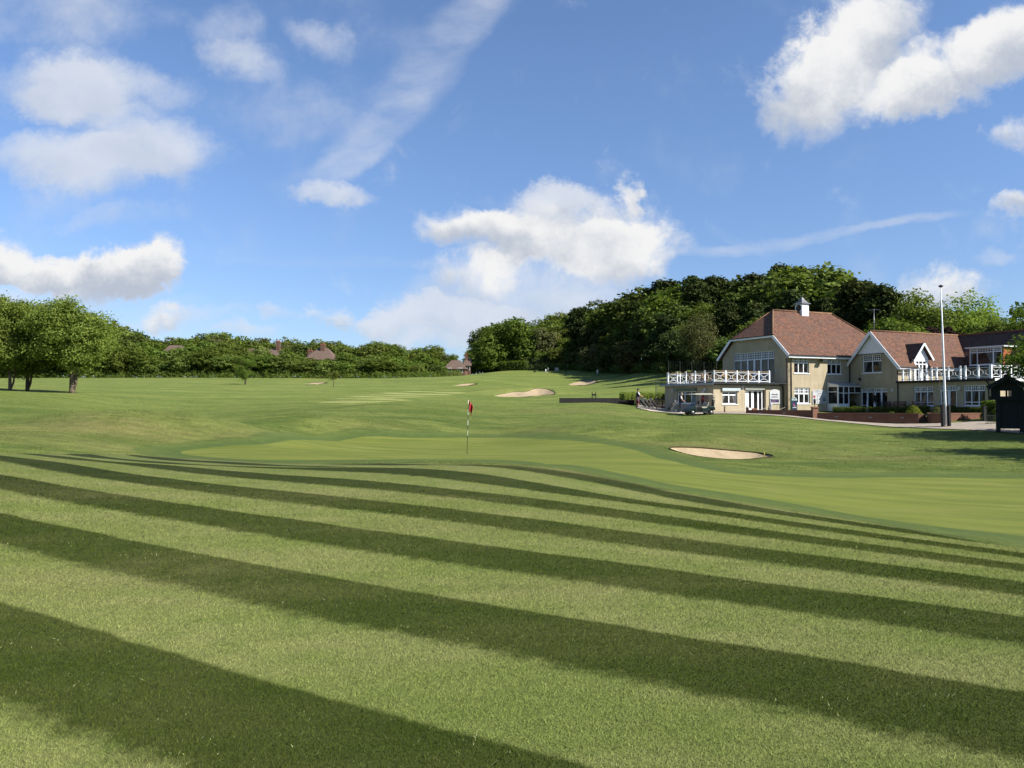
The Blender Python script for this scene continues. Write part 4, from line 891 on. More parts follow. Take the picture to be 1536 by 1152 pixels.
def crown(seed, kind, nblob=16, nclump=46, nleaf=13, leaf=.20, rx=3.6, h0=2.2, h1=10.0, shell=.9):
    rng = np.random.default_rng(seed); cz = (h0+h1)/2; rz = (h1-h0)/2; cl = []; ol = []
    if kind == 'pine':
        for i in range(nblob):
            z = h0+(h1-h0)*(i+.5)/nblob; rr = rx*(1.02-((z-h0)/(h1-h0))**1.6*.75)*rng.uniform(.55, 1.1); a = rng.uniform(0, 6.28)
            for k_ in range(3):
                a += rng.uniform(1.4, 2.6); c_ = np.array([math.cos(a)*rr*.62, math.sin(a)*rr*.62, z+rng.uniform(-.3, .3)])
                q = rng.normal(size=(nclump, 3)); q /= np.linalg.norm(q, axis=1)[:, None]
                cl.append(c_+q*np.array([rr*.46, rr*.46, rr*.17+.15])); ol.append(q*np.array([.5, .5, 1]))
    else:
        for i in range(nblob):
            d = rng.normal(size=3); d /= np.linalg.norm(d)
            if kind == 'tall': d[2] *= 1.1
            r_ = rng.uniform(.45, .74 if kind != 'loose' else .88) if i else 0
            c_ = np.array([d[0]*rx*r_, d[1]*rx*r_, cz+d[2]*rz*r_]); br = rng.uniform(.34, .50)*min(rx, rz)*1.05
            if kind == 'loose': br *= rng.uniform(.5, .85)
            q = rng.normal(size=(nclump, 3)); q /= np.linalg.norm(q, axis=1)[:, None]
            rad_ = br*rng.uniform(.72, 1.12, (nclump, 1)); cc_ = c_+q*rad_
            cl.append(cc_); ol.append(q)
    cl = np.vstack(cl); ol = np.vstack(ol); V_, r_ = leaves(rng, cl, ol, nleaf, .30 if kind != 'pine' else .24, leaf)
    F_ = np.arange(len(V_)).reshape(-1, 4); return npmesh('crown', V_, F_, leaf_mid, {'rnd': r_})
def trunk_mb(seed, h=7, r=.26, limbs=5, fork=False, h0=2.0, spread=2.2):
    rn = random.Random(seed); mb = MB(); b1 = rn.uniform(-.2, .2)
    pts = [(0,0,-.25),(0,0,.1),(b1*.3,0,h*.3),(b1,.1,h*.62),(b1*1.3,.15,h)]
    mb.tube(pts, [r*1.4, r*1.1, r*.85, r*.55, r*.15], 9)
    if fork:
        mb.tube([(.02,.0,.1),(.30,.05,h*.12),(.42,.1,h*.3),(.9,.2,h*.62)], [r*.75, r*.62, r*.5, r*.2], 8)
    for i in range(limbs):
        z = h0+(h-h0)*rn.uniform(.0, .75); a = rn.uniform(0, 6.28); L = spread*rn.uniform(.6, 1)
        mb.tube([(b1*z/h, .1*z/h, z), (math.cos(a)*L*.4, math.sin(a)*L*.4, z+L*.35), (math.cos(a)*L, math.sin(a)*L, z+L*.9)], [r*.45, r*.3, r*.08], 6)
    return mb
def make_tree(name, label, cat, group, loc, rotz, scale, cm, cmat, tm, tmat):
    o = thing(name, label, cat, loc, rotz, group, scale); c_ = link('crown', cm, o)
    c_.material_slots[0].link = 'OBJECT'; c_.material_slots[0].material = cmat
    t_ = link('trunk', tm, o); t_.material_slots[0].link = 'OBJECT'; t_.material_slots[0].material = tmat
    return o
def tmesh(mb):
    o = mb.build('trunk', bark, None); me = o.data; bpy.data.objects.remove(o); return me
CR = {'b1': crown(1, 'broad', 18, 44, 12, .24), 'b2': crown(2, 'broad', 20, 42, 12, .24, rx=4.2, h0=1.6), 'b3': crown(3, 'broad', 16, 44, 13, .22, rx=3.2),
      'd1': crown(8, 'broad', 22, 40, 12, .26, rx=4.2, h0=.3), 'd2': crown(9, 'broad', 22, 40, 12, .26, rx=3.9, h0=.2),
      'p1': crown(4, 'pine', 9, 34, 12, .20, rx=3.3, h0=2.0), 'p2': crown(5, 'pine', 8, 36, 12, .20, rx=3.8, h0=2.6), 'l1': crown(6, 'loose', 26, 26, 14, .12, rx=2.6, h0=1.5), 'l2': crown(7, 'loose', 30, 24, 13, .12, rx=3.0, h0=1.5)}
TM = {'t1': tmesh(trunk_mb(1)), 't2': tmesh(trunk_mb(2)), 'tp': tmesh(trunk_mb(3, 9.2, .24, 8)), 'tl': tmesh(trunk_mb(4, 8.5, .22, 12, h0=1.6, spread=2.4))}
rn = random.Random(11)
def plant_tree(px, Y, top, kind, label, group, cmat, wscale=1.0, name='tree', cat='tree'):
    """px = direction seen from the tee, Y = distance, top = picture height of its tip"""
    g = G(px, Y); ht = at(px, top, Y).z-g.z; s_ = ht/10.1; g.z -= .1*s_
    tm = {'p': 'tp', 'l': 'tl'}.get(kind[0], rn.choice(('t1', 't2')))
    a = rn.uniform(0, 6.28)
    return make_tree(name, label, cat, group, g, a, (s_*wscale, s_*wscale, s_), CR[kind], cmat, TM[tm], bark_dk if kind[0] in 'pd' else bark)
# wood on the hillside
sky_x = [700,715,735,760,800,840,870,900,930,960,1000,1020,1040,1080,1120,1160,1190,1230,1260,1300,1330,1350]
sky_y = [540,508,492,480,484,470,463,456,448,432,422,414,410,416,414,409,404,408,416,424,434,448]
edge_x = [700,760,850,900,1000,1080,1180,1350]; edge_Y = [255,240,226,205,146,122,112,112]
L_P = 'dark pine crowded in among its neighbours in the hillside wood behind the clubhouse'
L_G = 'mid green broadleaf tree packed into the hillside wood behind the clubhouse'
L_B = 'fresh bright green tree standing out in the hillside wood'
L_O = 'olive brown tree at the edge of the hillside wood'
WG_ = 'trees of the hillside wood'
for row in range(5):
    x = 712+row*5
    while x < 1345:
        Y0 = float(np.interp(x, edge_x, edge_Y)); Y = Y0+row*13+rn.uniform(-4, 4)
        topl = float(np.interp(x, sky_x, sky_y)); basey = 557-(CY-576)
        f = [0.42, .60, .76, .9, 1.0][row]
        top = basey+(topl-basey)*f+rn.uniform(-5, 7)
        if row == 4: top = topl+rn.uniform(-3, 5)
        r_ = rn.random()
        if x < 770: kd, mt_, lb = rn.choice(('b1', 'b2')), leaf_mid, L_G
        elif x < 860: kd, mt_, lb = (rn.choice(('b1', 'b2')), leaf_bright, L_B) if r_ < .55 else (rn.choice(('b1', 'b3')), leaf_mid, L_G)
        else:
            if r_ < .55: kd, mt_, lb = rn.choice(('p1', 'p2')), leaf_pine, L_P
            elif r_ < .84: kd, mt_, lb = rn.choice(('b1', 'b2', 'b3')), leaf_dark, 'dark green broadleaf tree crowded into the hillside wood behind the clubhouse'
            elif r_ < .95: kd, mt_, lb = rn.choice(('b1', 'b3')), leaf_mid, L_G
            else: kd, mt_, lb = 'b3', leaf_olive, L_O
        if row < 1: kd = rn.choice(('d1', 'd2')); 
        if x > 985 and row == 0 and x < 1340: top = max(top, 470)
        o = plant_tree(x, Y, top, kd, lb, WG_, mt_, rn.uniform(1.0, 1.25)*(1.15 if row < 2 else 1))
        x += FPX/Y*rn.uniform(4.6, 6.2)*(.8 if row == 4 else 1.0)
for (px, Y, top, kd, mt_, lb, ws) in [(1215,150,402,'b2',leaf_bright,'large bright green tree crowning the skyline above the clock turret',1.25),(1250,152,409,'b1',leaf_bright,'bright green tree on the skyline to the right of the clock turret',1.1),
    (1120,118,470,'b3',leaf_bright,'bright green tree glowing behind the left slope of the main roof',1.0),(1172,160,399,'p1',leaf_pine,'dark pine tip topping the wood straight above the clock turret',.7),
    (1048,120,462,'l2',leaf_olive,'gnarled olive green tree in the dark wood left of the gable',.8),(812,238,488,'b3',leaf_olive,'olive brown tree in the lower wood right of the bright trees',1.0),
    (1290,128,420,'p2',leaf_pine,'broad dark pine behind the valley between the two roofs',1.15),(1322,122,430,'p1',leaf_pine,'dark pine with a ragged side branch left of the tall light green trees',1.1),
    (735,238,500,'d1',leaf_mid,'rounded green tree at the left tip of the hillside wood',1.1),(775,240,478,'b2',leaf_mid,'tall rounded green tree second from the left tip of the wood',1.1),
    (1350,105,445,'l1',leaf_bright,'slim light green tree first of the tall ones behind the second roof',1.1),(1372,108,432,'l1',leaf_bright,'slim light green tree second of the tall ones behind the second roof',1.2),
    (1393,104,428,'l2',leaf_bright,'tall light green tree just left of the flagpole',1.05),(1372,98,470,'b3',leaf_mid,'bushy green tree low behind the second roof ridge',1.0),(1340,100,472,'b1',leaf_mid,'bushy green tree behind the roof aerial',1.0),
    (1448,104,434,'l2',leaf_hero,'airy tree with bare limbs showing just right of the flagpole',1.05),(1470,104,452,'l1',leaf_hero,'slim airy tree right beside the one with bare limbs',1.1),(1500,92,450,'l1',leaf_hero,'thin twiggy green tree above the dark tiled roof',1.2),
    (1530,88,455,'l2',leaf_mid,'open crowned green tree at the right edge behind the dark tiled roof',1.1),(1570,90,440,'b1',leaf_mid,'green tree just past the right edge behind the clubhouse',1.0),
    (1425,96,484,'d2',leaf_purple,'dark purple leaved bush behind the ridge at the flagpole',.8),(1405,97,487,'d1',leaf_purple,'dark purple leaved bush left of the flagpole behind the ridge',.7),
    (1455,92,482,'d1',leaf_mid,'low green bush behind the ridge right of the flagpole',.8),(1485,90,480,'d2',leaf_mid,'low green bush behind the dark tiled roof',.9),(1515,86,478,'d1',leaf_dark,'low dark bush behind the dark tiled roof near the right edge',.9)]:
    plant_tree(px, Y, top, kd, lb, 'trees behind the clubhouse roofs' if px > 1330 else WG_, mt_, ws)
# tree belt across the left meadow
tx_ = [-120,0,120,175,200,225,245,265,300,340,380,420,440,470,500,540,570,600,640,670,690]
ty_ = [470,475,478,480,492,500,516,502,495,496,500,504,500,507,506,515,510,516,517,523,531]
BG = 'trees of the belt across the left meadow'
for row, (Yr, drop, fw_) in enumerate([(196, 26, 1.2), (208, 14, 1.1), (236, 5, 1.1), (256, 1, 1.0)]):
    x = -110+row*7
    while x < 690-(0 if row > 1 else 14):
        tp = float(np.interp(x, tx_, ty_))+drop+rn.uniform(-3, 7); tp = min(tp, 545); r_ = rn.random()
        if row == 0 and (455 < x < 500): tp = max(tp, 538)
        if row in (1,) and (385 < x < 412 or 445 < x < 505): tp = max(tp, 536)
        if 240 < x < 258 and row < 2: tp = max(tp, 530)
        Yx = Yr-(x-400)*.02+ (8 if x > 600 and row else 0)
        if 575 < x: Yx += (x-575)*.15
        if r_ < .45: mt_, lb = leaf_mid, 'mid green bushy tree in the belt beyond the left meadow'
        elif r_ < .58: mt_, lb = leaf_dark, 'dark green tree in the belt beyond the left meadow'
        elif r_ < .95: mt_, lb = leaf_bright, 'light green tree in the belt beyond the left meadow'
        else: mt_, lb = leaf_olive, 'brownish tree in the belt beyond the left meadow'
        plant_tree(x, Yx, tp, rn.choice(('d1', 'd2')) if row < 2 else rn.choice(('b1', 'b2', 'd1')), lb, BG, mt_, fw_*rn.uniform(.95, 1.25)*(1.35 if tp > 528 else 1))
        x += FPX/Yr*rn.uniform(4.0, 5.6)
plant_tree(368, 135, 530, 'l1', 'small dark leaning tree standing alone on the meadow before the belt', None, leaf_mid, 1.25)
g = G(500, 130); sap = thing('sapling', 'slender young tree with a thin pale stem before the belt', 'tree', g, 0)
mb = MB(); mb.tube([(0,0,-.1),(.03,0,1.2),(0,0,2.4)], [.05,.04,.02], 6); mb.build('trunk', bark_pale, sap)
cm = crown(21, 'loose', 8, 18, 7, .09, rx=.9, h0=1.3, h1=3.0); c_ = link('crown', cm, sap); c_.material_slots[0].link = 'OBJECT'; c_.material_slots[0].material = leaf_bright
# the three field trees on the left
HB = {0: crown(31, 'loose', 58, 34, 22, .105, rx=4.6, h0=2.3, h1=9.6), 1: crown(32, 'loose', 50, 34, 22, .105, rx=3.9, h0=2.2, h1=9.0), 2: crown(33, 'loose', 56, 34, 22, .105, rx=4.2, h0=2.3, h1=9.9)}
def hero(px, py, Y, k, label, tm, tmat, sc_, mt_=leaf_hero):
    q = at(px, py, Y); q.z = hz(q.x, q.y)
    return make_tree('tree', label, 'tree', 'field trees at the left', q, 0, sc_, HB[k], mt_, tm, tmat)
hero(108, 590, 79, 0, 'fullest light green tree with a pale forked trunk, right of the three field trees', tmesh(trunk_mb(41, 7.5, .25, 7, True, 2.0, 2.8)), bark_pale, (1, 1, .98))
hero(41, 590, 80, 1, 'middle of the three field trees, with a dark trunk forking low', tmesh(trunk_mb(42, 7.0, .19, 8, True, 1.6, 2.6)), bark, (.92, .92, .94), leaf_mid)
hero(15, 591, 79, 2, 'left field tree cut by the picture edge, with two thin pale stems', tmesh(trunk_mb(43, 7.0, .15, 8, True, 1.8, 2.6)), bark_pale, (1, 1, .98))
hero(-60, 588, 82, 1, 'field tree just outside the left edge of the picture', tmesh(trunk_mb(44, 7.0, .19, 8, True, 1.6, 2.6)), bark, (1.05, 1.05, 1.05))
# tree beside the timber shelter, mostly out of the picture on the right
q = at(1668, 655, 48); q.z = hz(q.x, q.y)
make_tree('tree', 'green tree leaning in over the timber shelter from the right edge', 'tree', None, q, 1.2, (1.12, 1.12, .80), HB[0], leaf_mid, tmesh(trunk_mb(45, 7.5, .25, 7, False, 2.0, 2.8)), bark)
q = at(1900, 670, 34); q.z = hz(q.x, q.y)
make_tree('tree', 'green tree standing out of sight beyond the right edge', 'tree', None, q, 2.2, (1.2, 1.2, 1.0), HB[1], leaf_mid, tmesh(trunk_mb(46, 7.5, .25, 7, False, 2.0, 2.8)), bark)
# hedges and bushes built of leaves over a box
def hedge(name, label, cat, a, b, wd, ht, mt_, seed, leaf=.05, dens=260, z=None, group=None, lump=.06):
    a = Vector(a); b = Vector(b); L = (b-a).length; rng = np.random.default_rng(seed); n_ = int(dens*(L*(wd+2*ht)+2*wd*ht))
    o = thing(name, label, cat, a, math.atan2((b-a).y, (b-a).x), group)
    f = rng.choice(5, n_, p=np.array([L*wd, L*ht, L*ht, wd*ht, wd*ht])/(L*wd+2*L*ht+2*wd*ht)); r1_, r2_ = rng.uniform(0, 1, n_), rng.uniform(0, 1, n_)
    p = np.zeros((n_, 3)); nn = np.zeros((n_, 3))
    for k_, (ax, fn) in enumerate([(2, lambda u, v: (u*L, (v-.5)*wd, ht)), (1, lambda u, v: (u*L, -wd/2, v*ht)), (1, lambda u, v: (u*L, wd/2, v*ht)), (0, lambda u, v: (0, (u-.5)*wd, v*ht)), (0, lambda u, v: (L, (u-.5)*wd, v*ht))]):
        m_ = f == k_; q = fn(r1_[m_], r2_[m_]); p[m_] = np.column_stack([np.broadcast_to(c_, m_.sum()) for c_ in q])
        nn[m_, ax] = {0: 1, 1: -1, 2: 1, 3: -1, 4: 1}[k_]
    bump = lump*(np.sin(p[:, 0]*5+seed)+np.sin(p[:, 0]*11.3)+np.sin(p[:, 2]*9+p[:, 1]*7))*.6
    p += nn*bump[:, None]; p[:, 2] += (b-a).z*p[:, 0]/L
    V_, r_ = leaves(rng, p, nn, 1, .03, leaf, 1); c_ = link('foliage', npmesh('foliage', V_, np.arange(len(V_)).reshape(-1, 4), mt_, {'rnd': r_}), o)
    core = MB(); i_ = lump+.03
    core.box(i_, L-i_, -wd/2+i_, wd/2-i_, -.05+min(0, (b-a).z), ht-i_); core.build('inner_twigs', MATS['leaf_core'], o)
    return o
simple('leaf_core', (.018, .028, .010), .9)
def bush(name, label, loc, r, h, mt_, seed, leaf=.05, n=30, group=None, taper=.8, cat='bush', sub=14):
    rng = np.random.default_rng(seed); o = thing(name, label, cat, loc, 0, group); q = rng.normal(size=(n*10, 3)); q /= np.linalg.norm(q, axis=1)[:, None]
    z = q[:, 2]*.5+.5; rr = (1-taper*(z-.3).clip(0)**1.3)*(1+.15*np.sin(q[:, 0]*6+seed)*np.sin(q[:, 1]*5+z*6)); c_ = np.column_stack([q[:, 0]*r*rr, q[:, 1]*r*rr, z*h])
    V_, r_ = leaves(rng, c_, q, sub, .05, leaf, 1); link('foliage', npmesh('foliage', V_, np.arange(len(V_)).reshape(-1, 4), mt_, {'rnd': r_}), o)
    mb = MB(); mb.lathe([(r*.25, 0), (r*.7, h*.15), (r*.75, h*.4), (r*.4, h*.75), (.02, h*.9)], 10); mb.build('inner_twigs', MATS['leaf_core'], o)
    return o
# ragged growth along the foot of the belt
rng = np.random.default_rng(5); K = 3600; xs = rng.uniform(-110, 690, K); Yv = 192-(xs-400)*.02+rng.uniform(-1, 3, K)+np.where(xs > 575, (xs-575)*.15, 0); X_ = (xs-CX)/FPX*Yv
c_ = np.column_stack([X_, Yv, H1(X_, Yv)+rng.uniform(0, 1, K)**1.8*1.4]); V_, r_ = leaves(rng, c_, np.tile([0, -.6, .6], (K, 1)), 8, .35, .16, .8)
tag(link('undergrowth', npmesh('undergrowth', V_, np.arange(len(V_)).reshape(-1, 4), leaf_mid, {'rnd': r_})), 'ragged low undergrowth along the foot of the tree belt', 'undergrowth', kind='stuff')
rng = np.random.default_rng(6); K = 2600; xs = rng.uniform(715, 1010, K); Yv = np.interp(xs, edge_x, edge_Y)-4+rng.uniform(-1, 5, K); X_ = (xs-CX)/FPX*Yv
c_ = np.column_stack([X_, Yv, H1(X_, Yv)+rng.uniform(0, 1.6, K)]); V_, r_ = leaves(rng, c_, np.tile([0, -.6, .6], (K, 1)), 8, .4, .2, .8)
tag(link('undergrowth', npmesh('undergrowth', V_, np.arange(len(V_)).reshape(-1, 4), leaf_dark, {'rnd': r_})), 'dark tangled undergrowth along the foot of the hillside wood', 'undergrowth', kind='stuff')

# ------------------------------------------------------------------ houses beyond the belt
def house(px, Y, wpx, zt_py, ze_py, label, chim=(), rot=0, depth=9, wm=None, zb=None, hip=.35, name='house', windows=0):
    g = G(px, Y); W_ = wpx/FPX*Y; ze = at(px, ze_py, Y).z-g.z; zt = at(px, zt_py, Y).z-g.z; o = thing(name, label, 'house', g, rot)
    wm = wm or wall_far; mb = MB(); mb.box(-W_/2, W_/2, 0, depth, -.3, ze); 
    mb.build('wall', wm, o)
    mb = MB(); e = .4; hx = W_/2+e; r0 = W_*hip; D = depth
    mb.slab([(-hx,-e,ze-.1),(hx,-e,ze-.1),(hx-r0,D/2,zt),(-hx+r0,D/2,zt)], .12); mb.slab([(hx,D+e,ze-.1),(-hx,D+e,ze-.1),(-hx+r0,D/2,zt),(hx-r0,D/2,zt)], .12)
    mb.slab([(hx,-e,ze-.1),(hx,D+e,ze-.1),(hx-r0,D/2,zt)], .12); mb.slab([(-hx,D+e,ze-.1),(-hx,-e,ze-.1),(-hx+r0,D/2,zt)], .12)
    rf = mb.build('roof', tiles_far, o)
    for (fx, ch, cw) in chim:
        mb = MB(); x = fx*W_; mb.box(x-cw/2, x+cw/2, D*.35, D*.35+cw*.8, ze, ze+ch); c_ = mb.build('chimney', chim_m, o)
        mb = MB(); mb.box(x-cw/2-.06, x+cw/2+.06, D*.35-.06, D*.35+cw*.8+.06, ze+ch-.3, ze+ch-.12); [mb.lathe([(.11, 0), (.1, .45)], 8, (x+q, D*.35+cw*.4, ze+ch)) for q in (-cw*.25, cw*.25)]; mb.build('chimney_pot', pot_m, c_)
    for i in range(windows):
        x = -W_/2+W_*(i+.5)/windows; mb = MB(); mb.box(x-.7, x+.7, -.06, -.005, ze*.5, ze*.5+1.2); wf = mb.build('window', white, o); mb = MB(); mb.box(x-.62, x-.05, -.08, -.062, ze*.5+.08, ze*.5+1.12); mb.box(x+.05, x+.62, -.08, -.062, ze*.5+.08, ze*.5+1.12); mb.build('pane', glass, wf)
    return o
wall_far = simple('white_render_far', (.48, .46, .42), .9); chim_m = brick_mat('chimney_brick', (.24, .12, .08), (.18, .09, .065), (.2, .17, .14)); pot_m = simple('chimney_pots', (.42, .16, .08), .8)
house(253, 222, 20, 516, 529, 'brown roofed white house half hidden behind the dark trees at the left', windows=2, hip=.12)
house(388, 222, 70, 521, 533, 'long white house with a brown roof showing above the belt', windows=4, hip=.2, chim=((.33, 4.3, 1.1),))
house(478, 218, 42, 520, 539, 'brick house with a steep hipped roof and two tall chimneys', chim=((.02, 4.6, 1.2), (-.44, 2.8, 1.3)), hip=.38, depth=10, windows=2, wm=chim_m)
house(682, 214, 32, 539, 553, 'low bungalow with a sandy hipped roof at the right end of the belt', hip=.36, windows=2, wm=chim_m)
house(701, 232, 8, 536, 548, 'narrow brick house tucked against the left tip of the hillside wood', hip=.1, chim=((-.3, 3.4, 1.0),), windows=1, wm=chim_m)

# ------------------------------------------------------------------ walls and garden in front of the clubhouse
def onpt(px, py, Y): p = at(px, py, Y); return Vector((p.x, p.y, hz(p.x, p.y)))
def gp(px, py): q = gnd(px, py); return Vector((q[0], q[1], hz(*q)))
def garden_wall(name, label, pts, tops, th=.24, piers=(), lights=()):
    """brick wall through ground points with a stepped brick coping"""
    o = thing(name, label, 'wall', pts[0]); p0 = Vector(pts[0]); mb = MB(); cp = MB()
    for (a, b, zt) in zip(pts, pts[1:], tops):
        a = Vector(a)-p0; b = Vector(b)-p0; d = b-a; d.z = 0; d.normalize(); nn = Vector((-d.y, d.x, 0))*th/2
        zt = zt-p0.z; z0 = min(a.z, b.z)-.3; a0 = Vector((a.x, a.y, 0)); b0 = Vector((b.x, b.y, 0)); up = Vector((0, 0, 1))
        v = [a0-nn+up*z0, b0-nn+up*z0, b0+nn+up*z0, a0+nn+up*z0, a0-nn+up*(zt-.07), b0-nn+up*(zt-.07), b0+nn+up*(zt-.07), a0+nn+up*(zt-.07)]
        v = [mb.bm.verts.new(q) for q in v]
        for f in ((3,2,1,0),(4,5,6,7),(0,1,5,4),(1,2,6,5),(2,3,7,6),(3,0,4,7)): mb.bm.faces.new([v[i] for i in f])
        cp.bar(a0+up*(zt-.033)-d*.01, b0+up*(zt-.033)+d*.01, th+.05, .07)
    mb.build('brickwork', brick, o); cp.build('coping', brick_cap, o)
    for (p, zt) in piers:
        p = Vector(p)-p0; mb = MB(); mb.box(p.x-.22, p.x+.22, p.y-.22, p.y+.22, -1.5, zt-p0.z); mb.box(p.x-.27, p.x+.27, p.y-.27, p.y+.27, zt-p0.z, zt-p0.z+.06); mb.box(p.x-.2, p.x+.2, p.y-.2, p.y+.2, zt-p0.z+.06, zt-p0.z+.12)
        mb.build('pier', brick_lit, o)
    for q in lights:
        a, b = Vector(q[0])-p0, Vector(q[1])-p0; d = (b-a); d.z = 0; d.normalize(); nn = Vector((d.y, -d.x, 0))*(th/2+.004)
        c = a.lerp(b, q[2]); c.z = q[3]-p0.z; mb = MB(); mb.bar(c+nn-d*.11, c+nn+d*.11, .02, .09); mb.build('brick_light', metalg, o)
    return o
brick_cap = brick_mat('brick_coping', (.34, .16, .10), (.27, .12, .08), (.22, .17, .13), .6); brick_lit = brick_mat('lit_pier_brick', (.46, .22, .14), (.38, .17, .10), (.3, .22, .17))  # pier brick is the wall brick with sunlight put into its colour
A1 = onpt(1119,618,67.6); A2 = onpt(1222,627,65); A3 = onpt(1378,637.5,61.3); za = at(1119,611.5,67.6).z; A1b = onpt(1123,618,67.5)
za2 = at(1170,615,66.3).z; za3 = at(1300,619.5,63).z
wp = [A1, A1b, A2, A2+(A3-A2)*.01, A3]
garden_wall('garden_wall', 'long brown brick garden wall with small lights in front of the two gables', wp, [za, za2, za2, za3], piers=[(A2+Vector((0,-.02,0)), at(1222,612,65).z)],
            lights=[(A1b, A2, .18, za2-.25), (A1b, A2, .55, za2-.25), (A2, A3, .22, za3-.3), (A2, A3, .55, za3-.35), (A2, A3, .85, za3-.35)])
A4 = onpt(1396,638,61.0); A5 = onpt(1412,638.5,60.7); A6 = onpt(1478,633,62.5)
cpts = [onpt(1393,632,63.2), onpt(1394,636,61.6), A4, A5, A5+(A6-A5)*.5, A6]
garden_wall('garden_wall', 'sunlit red brick garden wall behind the flagpole foot, right of the steps', cpts, [at(1440,619.5,61.5).z]*5, lights=[(A5, A6, .48, at(1440,627,61.5).z)])
st = thing('garden_steps', 'three brick steps in the gap between the two garden walls', 'steps', onpt(1386,637,62)); mb = MB()
for i in range(3): mb.box(-.55, .5, i*.32, (i+1)*.32+.3, -.4, .22+i*.2)
mb.build('step', brick, st)
# lamp on the wall pier
lp = thing('pier_lantern', 'small dark lantern on top of the brick wall pier', 'lantern', (A2.x, A2.y-.02, at(1222,612,65).z+.12)); mb = MB(); mb.tube([(0,0,0),(0,0,.22)], .025, 6); mb.build('stem', blackp, lp)
mb = MB(); mb.lathe([(.05,.22),(.09,.30),(.11,.5),(.06,.58),(.015,.68)], 8); mb.build('lantern_head', blackp, lp)
# lawn behind the wall is the ground sheet; hedges and shrubs
def bw(px, w_, z=0): return None
hedge('low_hedge', 'low clipped box hedge behind the brick wall under the second gable', 'hedge', bl(5.6,-4.2,.02), bl(7.4,-7.4,-.02), .45, .38, leaf_mid, 3, .035, 900)
hedge('low_hedge', 'low clipped box hedge between the porch and the second gable', 'hedge', bl(3.6,-2.0,.02), bl(5.5,-4.0,.02), .45, .36, leaf_mid, 4, .035, 900)
hedge('low_hedge', 'dark low hedge under the left window of the balcony wing', 'hedge', bl(7.35,-6.8,0), bl(7.35,-9.0,0), .5, .5, leaf_mid, 5, .035, 800)
hedge('low_hedge', 'long dark low hedge under the right windows behind the flagpole', 'hedge', bl(7.35,-9.8,-.02), bl(7.2,-14.3,-.15), .5, .5, leaf_mid, 6, .035, 800)
bush('conical_shrub', 'rounded golden conical shrub left of the garden steps', onpt(1370,620,64.5)+Vector((0,0,-.05)), .62, 1.15, leaf_yellow, 7, .04, 60, sub=16)
bush('conical_shrub', 'reddish green rounded shrub right of the garden steps', onpt(1406,620,63.2)+Vector((0,0,-.05)), .55, 1.0, leaf_olive, 8, .04, 60, sub=16)
bush('clipped_shrub', 'small dark shrub at the wall by the left end of the low hedges', onpt(1337,620,66), .4, .5, leaf_dark, 9, .04, 30)
# big block hedge behind the shelter
q1 = onpt(1482,634,60); q2 = onpt(1508,636,59)
hedge('tall_hedge', 'tall square green hedge between the clubhouse corner and the timber shelter', 'hedge', q1, q1+Vector((2.6,.2,0)), 1.6, at(1490,602,60).z-q1.z, leaf_mid, 10, .06, 420, lump=.10)
# ------------------------------------------------------------------ timber retaining walls, yellow hedge, left of the patio
tw = thing('timber_wall', 'low black boarded retaining wall running out into the fairway', 'wall', gp(839,604.5)); p0 = tw.location.copy(); a = gp(839,604.5)-p0; b = gp(952,608)-p0
zt = at(900,597,82).z-p0.z; mb = MB(); d = (b-a).normalized()
L = Vector((b.x-a.x, b.y-a.y, 0)).length; u = Vector((b.x-a.x, b.y-a.y, 0)).normalized(); nb_ = int(L/.35)
for i in range(nb_):
    s0, s1 = a+u*(L*i/nb_+.01), a+u*(L*(i+1)/nb_-.01); za_, zb_ = zt+rn.uniform(-.015, .015), 0
    mb.bar(Vector((s0.x, s0.y, (zt-1.6)/2+.0)), Vector((s1.x, s1.y, (zt-1.6)/2)), .12, zt+1.6)
mb.build('boards', simple('black_boards', (.012, .010, .009), .8, .3, 3), tw)
tw2 = thing('timber_wall', 'brown horizontal boarded wall below the yellow hedge', 'wall', gp(953,607)); p0 = tw2.location.copy(); b = onpt(1004,604,82)-p0; u = Vector((b.x, b.y, 0)); mb = MB(); zt2 = at(975,597.5,77).z-p0.z
for i in range(6): mb.bar(Vector((0, 0, zt2-.08-i*.19)), Vector((u.x, u.y, zt2-.08-i*.19)), .06, .17)
mb.build('boards', simple('brown_boards', (.085, .05, .035), .8, .3, 3), tw2)
mb = MB(); bp2 = simple('brown_posts', (.06, .038, .028), .8); [MB().bar(Vector((u.x*f, u.y*f-.05, -.4)), Vector((u.x*f, u.y*f-.05, zt2+.03)), .08).build('post', bp2, tw2) for f in (0, .2, .4, .6, .8, 1)]
ha = at(934,597,80); hb = at(1003,597,84); hz_ = ha.z-.05; 
hedge('yellow_hedge', 'yellow green clipped hedge on top of the boarded wall beside the patio', 'hedge', Vector((ha.x, ha.y+.6, hz_-.1)), Vector((hb.x, hb.y+.6, hz_-.1)), .7, .62, leaf_yellow, 12, .06, 420, lump=.10)
# small double post beside the boarded wall
o = thing('tee_sign', 'small dark two-legged board standing on the grass above the black wall', 'sign', gp(891,597)); mb = MB(); [MB().bar((x,0,-.1),(x,0,.75), .09).build('leg', blackp, o) for x in (-.22,.22)]; mb = MB(); mb.box(-.26,.26,-.03,.03,.28,.5); mb.build('board', blackp, o)
